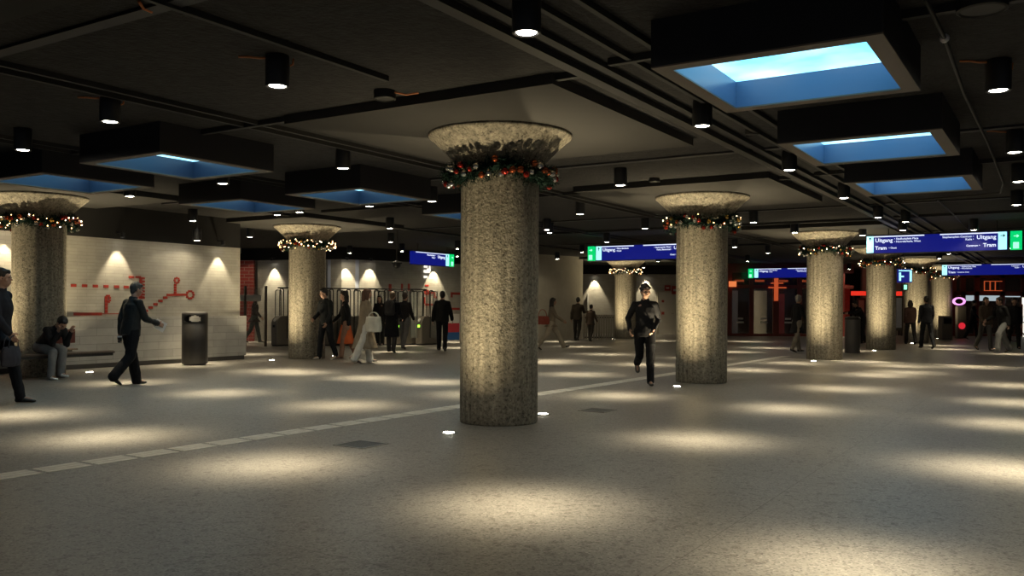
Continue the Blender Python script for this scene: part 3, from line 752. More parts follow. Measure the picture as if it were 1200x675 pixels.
# white neon marks and camera on the back wall side
A_, d_ = seg_at(500)
bm = bmesh.new()
for (x, y, w, h) in ((498.5, 312.5, .16, .07), (498, 318, .13, .10), (502, 316.5, .15, .12), (500.5, 319, .22, .05), (498.5, 324.5, .17, .08), (503, 313.5, .05, .12)):
    q = on_wall(x, y, A_, d_); bx(bm, -w/2, w/2, -.045, .003, -h/2, h/2, Matrix.Translation(q) @ Matrix.Rotation(math.atan2(d_.y, d_.x), 4, 'Z'))
o = obj('wall_lettering', bm, M['white_mark'], wb)
bm = bmesh.new()
q = at_z(465, 303, 3.0)
t = thing('security_camera', 'dark dome camera hanging from a rod left of the sloping blue sign', 'camera', (q.x, q.y-6, 0))
q = at_y(465, 310, q.y-6); t.location = (q.x, q.y, 0)
bm = bmesh.new(); ball(bm, (0, 0, q.z), .11, sub=3); obj('dome', bm, M['black'], t, smooth=True)
bm = bmesh.new(); lathe(bm, [(.001, q.z+.09), (.15, q.z+.06), (.15, q.z+.02), (.001, q.z+.02)], 24); obj('shade', bm, M['tray'], t)
bm = bmesh.new(); sweep(bm, [(0, 0, q.z+.05), (0, 0, CEIL)], .015, 8); obj('rod', bm, M['dsteel'], t)

# red drawing on the back wall near the walking man
bm = bmesh.new()
def wd_dash(px, py, w, h):
    A, d = seg_at(px); q = on_wall(px, py, A, d)
    bx(bm, -w/2, w/2, -.015, .02, -h/2, h/2, Matrix.Translation(q) @ Matrix.Rotation(math.atan2(d.y, d.x), 4, 'Z'))
for a in ((457, 337, .12, .26), (471, 336.5, .09, .26), (479, 336.5, .1, .26), (500, 334.7, .19, .07), (506, 343, .26, .08), (508.8, 346, .08, .22), (502.5, 357, .34, .08), (511.4, 348.6, .07, .08),
          (533.5, 344, .42, .10), (529.3, 346.5, .08, .14), (534, 362, .36, .09), (497.5, 352, .07, .26)): wd_dash(*a)
for k in range(7):
    a = k*2*math.pi/7; wd_dash(500+2.1*math.cos(a), 342.5+2.4*math.sin(a), .08, .06)
obj('red_brick_drawing', bm, M['redtile'], wb)
# poster behind the man
A_, d_ = seg_at(530); n_ = Vector((d_.y, -d_.x, 0))
q0 = on_wall(530, 400, A_, d_)+n_*.06
t = thing('poster', 'white, red and blue poster low on the back wall beside the walking man', 'poster', (q0.x, q0.y, 0), math.atan2(d_.y, d_.x))
bm = bmesh.new(); bx(bm, -.29, .29, -.02, .03, .0, 1.05); obj('backing', bm, M['paper'], t)
bm = bmesh.new(); bx(bm, -.27, .27, -.026, -.02, .32, .68); obj('red_field', bm, M['poster_red'], t)
bm = bmesh.new(); bx(bm, -.27, .27, -.026, -.02, .02, .32); obj('blue_field', bm, M['poster_blue'], t)
# bluish lamplight on the back wall, put into the colour of a thin sheet
A_, d_ = seg_at(405); q0 = on_wall(403, 320, A_, d_)
M['blue_light_and_sheet'] = mat('pale_blue_light_and_sheet', (.40, .44, .56), .5)
o = polywall('bluish_light_patch', [on_wall(384, 320, *seg_at(384)).xy+Vector((0, -.05)), on_wall(421, 320, *seg_at(421)).xy+Vector((0, -.05))], 1.95, 3.02, M['blue_light_and_sheet'], .04, kind=False)
tag(o, 'bluish light painted as a thin sheet on the back wall, right of the gate pillar', 'board')

# ------------------------------------------------------------------ floor details
def tactile(p0, p1, w, pitch, lab, ribs=4):
    L = (p1-p0).length; n = int(L/pitch); ang = math.atan2((p1-p0).y, (p1-p0).x); bm = bmesh.new()
    for i in range(n):
        x = i*pitch
        for r in range(ribs):
            y = -w/2+w*(r+.5)/ribs; bx(bm, x+.02, x+pitch-.026, y-w*.415/ribs, y+w*.415/ribs, 0, .004)
    o = obj('tactile_paving', bm, M['tactile']); o.location = (p0.x, p0.y, 0); o.rotation_euler = (0, 0, ang); tag(o, lab, 'tactile strip'); return o
pa = at_z(-30, 563.5, 0); pb = at_z(690, 453, 0); dd = (pb-pa).normalized()
tactile(pa-dd*1.2, pa+dd*21.6, .27, .42, 'pale ribbed guiding strip running from the left foreground behind the central pillar', 3)
pj = pa+dd*20.2; tactile(pj-V*.3, pj-V*13, .14, .6, 'thin pale guiding strip running right from behind the second pillar', 2)
def hatch(px, py, w, l, lab):
    p = at_z(px, py, 0); t = thing('floor_hatch', lab, 'hatch', (p.x, p.y, 0), -GA)
    bm = bmesh.new(); bx(bm, -w, w, -l, l, 0, .004); obj('plate', bm, M['hatch'], t)
    bm = bmesh.new()
    for a in ((-w-.02, w+.02, -l-.02, -l), (-w-.02, w+.02, l, l+.02), (-w-.02, -w, -l, l), (w, w+.02, -l, l)): bx(bm, *a, 0, .006)
    obj('rim', bm, M['steel'], t)
hatch(423, 521, .17, .17, 'dark square floor hatch in front of the central pillar, left'); hatch(700, 481, .17, .17, 'dark square floor hatch right of the central pillar')

# ------------------------------------------------------------------ bins
pb_ = at_z(223, 428.5, 0)
t = thing('litter_bin', 'charcoal litter bin with arched open top against the left wall', 'bin', (pb_.x, pb_.y+.27, 0), R(8))
bm = bmesh.new(); lathe(bm, [(.001, .03), (.27, .03), (.28, .05), (.28, .93), (.27, .95), (.001, .95)], 40); obj('body', bm, M['bin'], t, smooth='auto')
bm = bmesh.new(); lathe(bm, [(.24, 0), (.24, .03), (.001, .03)], 32); obj('foot', bm, M['black'], t)
bm = bmesh.new()
sec = []
for s in (-1, 1):                                   # side cheeks of the hood
    for k in range(9):
        a0 = R(-52+13*k)
        pass
arcs = [math.pi/2*0+2*math.pi*i/40 for i in range(40)]
def hood_ring(r, z0, z1, ang0, ang1, n=14, th=.022):
    for i in range(n):
        a, b = ang0+(ang1-ang0)*i/n, ang0+(ang1-ang0)*(i+1)/n
        pts = [(r*math.cos(a), r*math.sin(a)), (r*math.cos(b), r*math.sin(b)), ((r-th)*math.cos(b), (r-th)*math.sin(b)), ((r-th)*math.cos(a), (r-th)*math.sin(a))]
        lo = [bm.verts.new((x, y, z0)) for x, y in pts]; hi = [bm.verts.new((x, y, z1)) for x, y in pts]
        bm.faces.new(lo[::-1]); bm.faces.new(hi)
        for k in range(4): bm.faces.new((lo[k], lo[(k+1) % 4], hi[(k+1) % 4], hi[k]))
for c_ in (0, 180):
    for za, zb, hw in ((.94, .965, 74), (.965, .99, 60), (.99, 1.075, 50), (1.075, 1.10, 60), (1.10, 1.13, 72)): hood_ring(.28, za, zb, R(c_-hw), R(c_+hw))
    obj('cheek', bm, M['bin'], t); bm = bmesh.new()
bm = bmesh.new(); lathe(bm, [(.28, 1.12), (.28, 1.15), (.27, 1.175), (.22, 1.195), (.001, 1.205), (.001, 1.17), (.2, 1.16), (.255, 1.12)], 40); obj('hood', bm, M['bin'], t, smooth='auto')
bm = bmesh.new(); lathe(bm, [(.258, .95), (.258, .965), (.20, .965), (.19, .90), (.001, .90)], 32); obj('rim', bm, M['dsteel'], t)
pb_ = at_z(1002, 414, 0)
t = thing('litter_bin', 'slim grey cylindrical bin between the third and fourth pillars', 'bin', (pb_.x, pb_.y+.2, 0))
bm = bmesh.new(); lathe(bm, [(.001, 0), (.22, 0), (.225, .03), (.225, 1.0), (.21, 1.02), (.001, 1.02)], 32); obj('body', bm, M['grey_bin'], t, smooth='auto')
bm = bmesh.new(); lathe(bm, [(.225, 1.02), (.23, 1.06), (.20, 1.10), (.13, 1.11), (.12, 1.04), (.225, 1.02)], 32); obj('lid', bm, M['dsteel'], t, smooth='auto')

# ------------------------------------------------------------------ bench around the left pillar
c = Vector((*PIL['l1'][0], 0))
t = thing('bench', 'dark slatted bench with red-brown back pads around the left pillar', 'bench', (c.x, c.y, 0), -GA)
bm = bmesh.new()
for s in (-1, 1):
    for k in range(5):
        x = s*(.60+k*.088); hl = 1.12-.05*k if s > 0 else 1.12; bx(bm, x-.036, x+.036, -1.55, hl, .425, .455)
obj('seat', bm, M['wood'], t, bevel=.006)
bm = bmesh.new()
for s in (-1, 1):
    bx(bm, s*.6-.03, s*.6+.03, -1.5, 1.0, .375, .425); bx(bm, s*.93-.03, s*.93+.03, -1.5, .9, .375, .425)
for y in (-1.3, -.1, .75): bx(bm, -.95, .95 , y-.03, y+.03, .375, .42) if abs(y) > .5 else None
obj('frame', bm, M['dsteel'], t)
for s in (-1, 1):
    for y in (-1.3, -.02):
        bm = bmesh.new(); bx(bm, s*.76-.09, s*.76+.09, y-.03, y+.03, 0, .38); obj('leg', bm, M['dsteel'], t)
for s in (-1, 1):
    for y in (-1.05, .12):
        bm = bmesh.new(); bx(bm, s*.53-.02, s*.53+.02, y-.27, y+.27, .62, .88)
        obj('back_pad', bm, M['redpad'], t, bevel=.01)['label'] = 'red-brown back pad'

# ------------------------------------------------------------------ ticket gates
def rframe(bm, x0, x1, z0, z1, r, rad, y=0):       # rounded-top hoop
    pts = [(x0, y, z0), (x0, y, z1-r)]
    pts += [(x0+r-r*math.cos(R(a)), y, z1-r+r*math.sin(R(a))) for a in (22, 45, 68, 90)]
    pts += [(x1-r+r*math.sin(R(a)), y, z1-r+r*math.cos(R(a))) for a in (0, 22, 45, 68, 90)]
    pts += [(x1, y, z0)]; sweep(bm, pts, rad, 6)
GL0 = Vector((*onray(283, 28.8), 0)); GL1 = Vector((*onray(556, 31.0), 0)); gd = (GL1-GL0).normalized(); gang = math.atan2(gd.y, gd.x)
def gate(lamp):
    t = thing('ticket_gate', '', 'ticket gate')
    bm = bmesh.new(); prof = []
    for k in range(9):                              # quarter-round shoulder towards the hall
        a = R(90*k/8); prof.append((-.45+.28-.28*math.cos(a), .72+.28*math.sin(a)))
    prof = [(-.45, .04)]+prof+[(.45, 1.0), (.45, .04)]
    lo = [bm.verts.new((-.14, y, z)) for y, z in prof]; hi = [bm.verts.new((.14, y, z)) for y, z in prof]
    bm.faces.new(lo); bm.faces.new(hi[::-1])
    for k in range(len(prof)): bm.faces.new((lo[k], lo[(k+1) % len(prof)], hi[(k+1) % len(prof)], hi[k]))
    obj('cabinet', bm, M['gate'], t, bevel=.02)
    bm = bmesh.new(); bx(bm, -.12, .12, -.42, .42, 0, .04); obj('plinth', bm, M['black'], t)
    bm = bmesh.new(); rframe(bm, -.09, .09, .98, 1.9, .07, .018, -.12); rframe(bm, -.09, .09, .98, 1.9, .07, .018, .25); obj('frame', bm, M['gateframe'], t, smooth=True)
    for s in (-1, 1):
        bm = bmesh.new(); bx(bm, s*.15, s*.44, .0, .012, .25, 1.85) if s > 0 else bx(bm, -.44, -.15, .0, .012, .25, 1.85)
        o = obj('glass_leaf', bm, M['glass'], t)
        bm = bmesh.new(); rframe(bm, min(s*.15, s*.44), max(s*.15, s*.44), .25, 1.86, .06, .014, .006); obj('leaf_frame', bm, M['gateframe'], o, smooth=True)
    bm = bmesh.new(); lathe(bm, [(.001, 0), (.06, 0), (.06, .02), (.001, .02)], 16, mtx=Matrix.Translation((0, -.40, .86)) @ Matrix.Rotation(R(60), 4, 'X')); obj('card_reader', bm, M['paper'], t)
    bm = bmesh.new(); bx(bm, -.05, .05, -.462, -.452, .62, .70); obj('arrow_lamp', bm, M['arrow_g'] if lamp else M['black'], t)
    return t
g_on, g_off = gate(True), gate(False); used = set()
GP = [(327, 0, 'left of the gate pillar'), (388, 0, 'just right of the gate pillar'), (408, 0, 'behind the person in the orange skirt'), (432, 0, 'behind the tan coat with the white bag'),
      (452, 0, 'between the tan coat and the long black coat'), (474, 1, 'behind the pair with backpack, green lamp lit'), (497, 1, 'with lit lamp left of the man in black jacket'), (548, 0, 'half hidden by the central pillar')]
for px, l, lab in GP:
    q = on_wall(px+(6 if px < 380 else 3), 400, GL0, gd); src = g_on if l else g_off
    o = src if src not in used else copy_tree(src); used.add(src)
    o.location = (q.x, q.y, 0); o.rotation_euler = (0, 0, -GA); o['label'] = 'rounded grey ticket gate cabinet '+lab; o['group'] = 'ticket gates'
# rail joining the tops, and the open glass passage beside the left wall
t = thing('gate_header', 'thin black rail joining the tops of the ticket gates', 'rail', (0, 0, 0))
q0 = on_wall(325, 400, GL0, gd); q1 = on_wall(500, 400, GL0, gd); bm = bmesh.new(); sweep(bm, [Vector((q0.x, q0.y, 1.93)), Vector((q1.x, q1.y, 1.93))], .02, 8); obj('rail', bm, M['gateframe'], t)
t = thing('glass_barrier', 'glass barrier with two steel posts beside the end of the left wall', 'barrier', (0, 0, 0))
for px in (279, 287.5, 311.5):
    q = at_z(px, 407, 0); q = Vector((*onray(px, 28.6), 0)); bm = bmesh.new(); r = .045 if px > 280 else .02; sweep(bm, [q, q+Vector((0, 0, 1.98))], r, 12); obj('post', bm, M['post'], t, smooth=True)
a = Vector((*onray(281, 28.6), 0)); b = Vector((*onray(310.5, 28.6), 0)); bm = bmesh.new(); bx(bm, a.x, b.x, 28.59, 28.605, .12, 1.9); obj('glass_pane', bm, M['glass'], t)
bm = bmesh.new(); bx(bm, a.x, b.x-.12, 28.57, 28.585, 1.48, 1.68); obj('white_band', bm, M['paper'], t)['label'] = 'white band across the glass'

# ------------------------------------------------------------------ slatted fence, door and signs by the far wall
fa = at_z(683, 398.3, 0); fb = at_z(719, 398, 0)
t = thing('slatted_fence', 'low fence of upright grey slats between the plain wall and a distant pillar', 'fence', (fa.x+.05, fa.y, 0))
Lf = fb.x-fa.x-.1; bm = bmesh.new()
for k in range(13): x = Lf*k/12; bx(bm, x-.033, x+.033, -.06, .06, .03, 1.04)
obj('slats', bm, M['slat'], t)
for z in (.08, .90): bm = bmesh.new(); bx(bm, 0, Lf, -.03, .03, z, z+.05); obj('rail', bm, M['dsteel'], t)
WDp, WDd = Vector((3, 44.5, 0)), Vector((1, -.026, 0)).normalized()
q = on_wall(781.5, 392, WDp, WDd)
bm = bmesh.new(); bx(bm, -.42, .42, -.06, -.01, 0, 2.12); dr = struct('door_1', bm, M['white_paint'], bevel=.01); dr.location = (q.x, q.y, 0)
bm = bmesh.new(); bx(bm, -.50, -.42, -.08, 0, 0, 2.2); bx(bm, .42, .50, -.08, 0, 0, 2.2); bx(bm, -.5, .5, -.08, 0, 2.12, 2.2); obj('door_frame', bm, M['plaster'], dr)
bm = bmesh.new(); sweep(bm, [(.33, -.06, 1.05), (.33, -.12, 1.05), (.22, -.12, 1.05)], .012, 8); obj('door_handle', bm, M['steel'], dr)
for px, py, w, h, lab in ((776.5, 353, .12, .12, 'small red tile on the wall beside the far door'), (776.5, 367, .14, .14, 'lower small red tile beside the far door'), (782, 337.5, .30, .28, 'red square sign above the far door, left'), (790.5, 340, .32, .42, 'red square sign above the far door, right')):
    q = on_wall(px, py, WDp, WDd); bm = bmesh.new(); bx(bm, -w/2, w/2, -.10, -.07, -h/2, h/2); o = obj('wall_sign', bm, M['redtile'], bevel=.004); o.location = (q.x, q.y, q.z); tag(o, lab, 'sign')
    if w > .2:
        bm = bmesh.new(); bx(bm, -w*.25, w*.25, -.104, -.10, -h*.12, h*.12); obj('white_symbol', bm, M['paper'], o)
q = on_wall(689, 355, WDp, WDd); bm = bmesh.new(); bx(bm, -.035, .035, -.08, 0, -.6, .5); o = obj('wall_strip', bm, M['paper']); o.location = (q.x, q.y, q.z); tag(o, 'thin upright white strip on the wall at the corner above the fence', 'strip')

# ------------------------------------------------------------------ dark red glazed entrance
FX0, FX1, FY = onray(853, 42)[0], 16.4, 42.0
t = thing('glazed_entrance', 'dark red framed glass entrance between the second and third pillars', 'entrance', (0, 0, 0))
def gx(px): return onray(px, FY)[0]
bm = bmesh.new()
for px in (855, 880.5, 909, 937, 962, 987):
    x = gx(px); w = .10 if px != 909 else .14; bx(bm, x-w, x+w, FY-.06, FY+.06, 0, CEIL)
bx(bm, FX0, FX1, FY-.05, FY+.05, 2.30, 2.46); bx(bm, FX0, FX1, FY-.05, FY+.05, 3.05, CEIL); bx(bm, FX0, FX1, FY-.05, FY+.05, 0, .12)
obj('frame', bm, M['maroon'], t)
for a, b in ((857, 878), (883, 907), (912, 935), (939, 960), (964, 985)):
    bm = bmesh.new(); bx(bm, gx(a), gx(b), FY-.01, FY+.01, .12, 2.30); pn = obj('door_leaf', bm, M['doorglass'], t)
    bm = bmesh.new(); c = (gx(a)+gx(b))/2; bx(bm, c-.17, c+.17, FY-.02, FY-.012, .62, .70); bx(bm, c-.14, c+.14, FY-.02, FY-.012, .80, .88); obj('label_stickers', bm, M['paper'], pn)
    bm = bmesh.new(); bx(bm, gx(a)+.05, gx(b)-.05, FY-.01, FY+.01, 2.46, 3.05); obj('upper_pane', bm, M['doorglass'], t)
# lit things behind the glass
def glow(name, lab, cat, boxes, m, par=None):
    bm = bmesh.new()
    for b in boxes: bx(bm, *b)
    o = obj(name, bm, m, par)
    if par is None: tag(o, lab, cat)
    else: o['label'] = lab
    return o
x9 = gx(909)
glow('neon_cross', 'orange neon cross above the dark red doors', 'neon light', [(x9-.10, x9+.08, 41.86, 41.93, 1.7, 2.95), (x9-.40, x9+.45, 41.80, 41.86, 2.30, 2.36), (x9-.28, x9+.30, 41.80, 41.86, 2.52, 2.57)], M['neon_o'], t)
glow('orange_lamp', 'round-ended orange lamp behind the second pillar edge', 'lamp', [(gx(853), gx(861), 41.7, 41.85, 2.36, 2.62)], M['glow_o'], t)
for i, px in enumerate((869, 893, 921, 945, 972)):
    glow('orange_strip', 'dim orange strip light', 'lamp', [(gx(px)-.22, gx(px)+.22, 42.4, 42.45, 2.62, 2.72)], M['neon_o'], t)
bm = bmesh.new(); bx(bm, gx(886), gx(905), 42.9, 42.95, 0, 2.2); o = obj('door_panel_backing', bm, M['plaster']); tag(o, 'pale board added behind the middle glass door for its grey reflecting panel', 'board')  # added board; its pale tone stands in for the door's grey panel and reflection
bm = bmesh.new(); bx(bm, gx(918), gx(927), 43.0, 43.05, 0, 2.05); bx(bm, gx(920), gx(925), 42.98, 43.0, 1.5, 1.95); o = obj('red_poster', bm, M['poster_red']); tag(o, 'dim red poster behind the glass right of the neon cross', 'poster')
bm = bmesh.new(); bx(bm, gx(857), gx(871), 43.0, 43.05, 0, 2.2); o = obj('grey_poster', bm, M['blue_light_and_sheet']); tag(o, 'grey poster behind the leftmost glass door', 'poster')
# red light box between pillars three and four, with poster frames under it
RX = lambda px, Y=44.8: onray(px, Y)[0]
o = glow('light_box', 'long glowing red light box between and beyond the right pillars', 'light box', [(RX(997), RX(1054), 44.5, 44.8, 2.02, 2.24)], M['neon_r'])
bm = bmesh.new(); 
for px in (999, 1052): bx(bm, RX(px)-.04, RX(px)+.04, 44.6, 44.7, 0, 2.02)
obj('post', bm, M['dsteel'], o)
bm = bmesh.new(); bx(bm, RX(984), RX(1002), 45.5, 45.55, 0, 2.6); o = obj('red_banner', bm, M['redtile']); tag(o, 'dull red banner just right of the third pillar', 'banner')
def poster_stand(px0, px1, Y, z1, lab, m='blue_light_and_sheet'):
    a, b = onray(px0, Y)[0], onray(px1, Y)[0]
    t = thing('display_panel', lab, 'panel', ((a+b)/2, Y, 0)); w = (b-a)/2
    bm = bmesh.new(); bx(bm, -w, w, -.05, .05, .25, z1); bx(bm, -w+.02, -w+.1, -.05, .05, 0, .25); bx(bm, w-.1, w-.02, -.05, .05, 0, .25); obj('frame', bm, M['dsteel'], t)
    bm = bmesh.new(); bx(bm, -w+.08, w-.08, -.06, -.05, .4, z1-.1); obj('sheet', bm, M[m], t)
poster_stand(1048, 1058, 44.0, 2.0, 'grey display panel left of the brown coated walker')
poster_stand(1004, 1014, 46.0, 1.9, 'tall grey display panel behind the bending person', 'plaster')
poster_stand(1101.5, 1107, 43.5, 2.0, 'narrow display panel right of the distant pillars')
poster_stand(1109, 1116, 44.5, 2.0, 'pale door-sized panel left of the right entrance', 'plaster')
t = thing('ticket_machine', 'grey box-shaped machine standing beside the most distant pillar', 'machine', (onray(1108, 38.8)[0], 38.8, 0))
bm = bmesh.new(); bx(bm, -.24, .24, -.2, .2, 0, 1.05); obj('body', bm, M['gate'], t, bevel=.03)
bm = bmesh.new(); bx(bm, -.17, .17, -.215, -.2, .7, .95); obj('screen', bm, M['black'], t)

# ------------------------------------------------------------------ right entrance
EY = 44.2
ex = lambda px: onray(px, EY)[0]
t = thing('glazed_entrance', 'maroon framed entrance with lit upper windows at the right edge', 'entrance', (0, 0, 0))
bm = bmesh.new()
for px in (1117, 1128, 1144, 1174, 1199, 1222, 1240): bx(bm, ex(px)-.12, ex(px)+.12, EY-.08, EY+.08, 0, CEIL)
bx(bm, ex(1117), ex(1242), EY-.08, EY+.08, 2.05, 2.26); bx(bm, ex(1117), ex(1242), EY-.08, EY+.08, 2.95, CEIL); bx(bm, ex(1117), ex(1242), EY-.05, EY+.05, 0, .1)
obj('frame', bm, M['maroon'], t)
for a, b in ((1119, 1127), (1130, 1143), (1146, 1173), (1176, 1197), (1201, 1221), (1224, 1239)):
    bm = bmesh.new(); bx(bm, ex(a), ex(b), EY-.01, EY+.01, .1, 1.78); obj('door_leaf', bm, M['doorglass'], t)
    bm = bmesh.new(); bx(bm, ex(a), ex(b), EY-.01, EY+.01, 1.78, 2.05); obj('lit_window', bm, M['lit_win'] if a != 1119 and a != 1176 else M['doorglass'], t)
    bm = bmesh.new(); bx(bm, ex(a), ex(b), EY-.01, EY+.01, 2.26, 2.95); obj('upper_pane', bm, M['doorglass'], t)
bm = bmesh.new(); bx(bm, ex(1177), ex(1195), EY-.06, EY-.03, 1.98, 2.03); obj('strip_light', bm, M['lit_win'], t)
x0, x1 = ex(1149), ex(1170); yb = EY-.35
glow('neon_frame', 'orange neon frame over the lit windows on the right', 'neon light', [(x0, x1, yb, yb+.04, 2.28, 2.31), (x0, x0+.03, yb, yb+.04, 2.31, 2.75), (ex(1156)-.02, ex(1156)+.02, yb, yb+.04, 2.31, 2.75), (x0, x1, yb, yb+.04, 2.75, 2.78), (ex(1162)-.015, ex(1162)+.015, yb, yb+.04, 2.31, 2.75)], M['neon_o'], t)
yT = 40.6; q = onray(1126, yT)
t = thing('information_totem', 'slim grey totem with a pink neon ring on top and a red round lamp', 'totem', (q[0], q[1], 0))
bm = bmesh.new(); bx(bm, -.22, .22, -.1, .1, 0, 1.5); obj('body', bm, M['gate'], t, bevel=.03)
bm = bmesh.new(); lathe(bm, [(.20, -.03), (.30, -.03), (.30, .03), (.20, .03), (.20, -.03)], 28, mtx=Matrix.Translation((-.10, -.03, 1.72)) @ Matrix.Rotation(R(90), 4, 'X') @ Matrix.Diagonal((1.0, .62, 1, 1))); obj('neon_ring', bm, M['purple'], t)
bm = bmesh.new(); bx(bm, -.02, .02, -.02, .02, 1.48, 1.58); obj('stem', bm, M['dsteel'], t)
bm = bmesh.new(); lathe(bm, [(.001, 0), (.15, 0), (.15, .03), (.001, .03)], 24, mtx=Matrix.Translation((.0, -.10, .58)) @ Matrix.Rotation(R(90), 4, 'X')); obj('red_lamp', bm, M['redlamp'], t)
bm = bmesh.new(); bx(bm, ex(1186), ex(1190), 43.3, 43.34, 1.62, 1.95); bx(bm, ex(1187.6), ex(1188.4), 43.34, 43.37, 0, 1.9); o = obj('lit_screen', bm, M['white_mark']); tag(o, 'small bright screen on a stand by the right entrance windows', 'screen')

# ------------------------------------------------------------------ people
SK_C = [(.36, .21, .15), (.28, .15, .10), (.42, .27, .20)]
def cloth(name, col, rough=.85, vary=.12): return mat(name, col, rough, vary=vary, scale=6, bump=.15, bscale=90, spec=.2)
M['skin'] = mat('skin', (.40, .235, .165), .5); M['skin_d'] = mat('brown_skin', (.20, .11, .07), .5)
M['eye'] = mat('eye_dark', (.01, .008, .006), .2); M['lips'] = mat('lips', (.30, .11, .09), .5)
def conj(bm, a, b, ra, rb, seg=12, fa=1.0):
    """tapered limb piece with rounded joints"""
    a, b = Vector(a), Vector(b); d = (b-a)
    if d.length > 1e-4: sweep(bm, [a, b], [ra, rb], seg)
    ball(bm, a, ra, sub=2); ball(bm, b, rb, sub=2)
def ell(bm, rings):
    """closed loft through ellipses: (centre, half-width vector, half-depth vector)"""
    rr = []
    for c, a, b in rings: rr.append([bm.verts.new(c+a*math.cos(2*math.pi*k/20)+b*math.sin(2*math.pi*k/20)) for k in range(20)])
    for r0, r1 in zip(rr, rr[1:]):
        for k in range(20): bm.faces.new((r0[k], r0[(k+1) % 20], r1[(k+1) % 20], r1[k]))
    bm.faces.new(rr[0][::-1]); bm.faces.new(rr[-1])
def fuse(name, bm, vox, m, parent, sm=4, wr=0.0, wf=9.0, seed=0):
    """one continuous skin around the overlapping shapes"""
    bmesh.ops.recalc_face_normals(bm, faces=bm.faces)
    me = bpy.data.meshes.new(name); bm.to_mesh(me); bm.free()
    o = bpy.data.objects.new(name, me); C.objects.link(o)
    r = o.modifiers.new('r', 'REMESH'); r.mode = 'VOXEL'; r.voxel_size = vox; r.use_smooth_shade = True
    s = o.modifiers.new('s', 'SMOOTH'); s.iterations = sm; s.factor = .5
    dg = bpy.context.evaluated_depsgraph_get(); dg.update()
    me2 = bpy.data.meshes.new_from_object(o.evaluated_get(dg)); me2.name = name
    bpy.data.objects.remove(o); bpy.data.meshes.remove(me)
    if wr:
        off = Vector((seed*3.1, seed*1.7, 0))
        nn = [v.normal.copy() for v in me2.vertices]
        for v, n in zip(me2.vertices, nn):
            c = v.co; k = noise.noise(Vector((c.x*wf, c.y*wf, c.z*wf*.55))+off)+.5*noise.noise(Vector((c.x*wf*2.3, c.y*wf*2.3, c.z*wf*1.6))-off)
            v.co = c+n*(wr*k)
    me2.polygons.foreach_set('use_smooth', [True]*len(me2.polygons))
    me2.materials.clear(); me2.materials.append(m)
    o = bpy.data.objects.new(name, me2); C.objects.link(o)
    if parent: o.parent = parent
    return o
def rx(a): return Matrix.Rotation(R(a), 3, 'X')
def rz_(a): return Matrix.Rotation(R(a), 3, 'Z')
pcount = 0
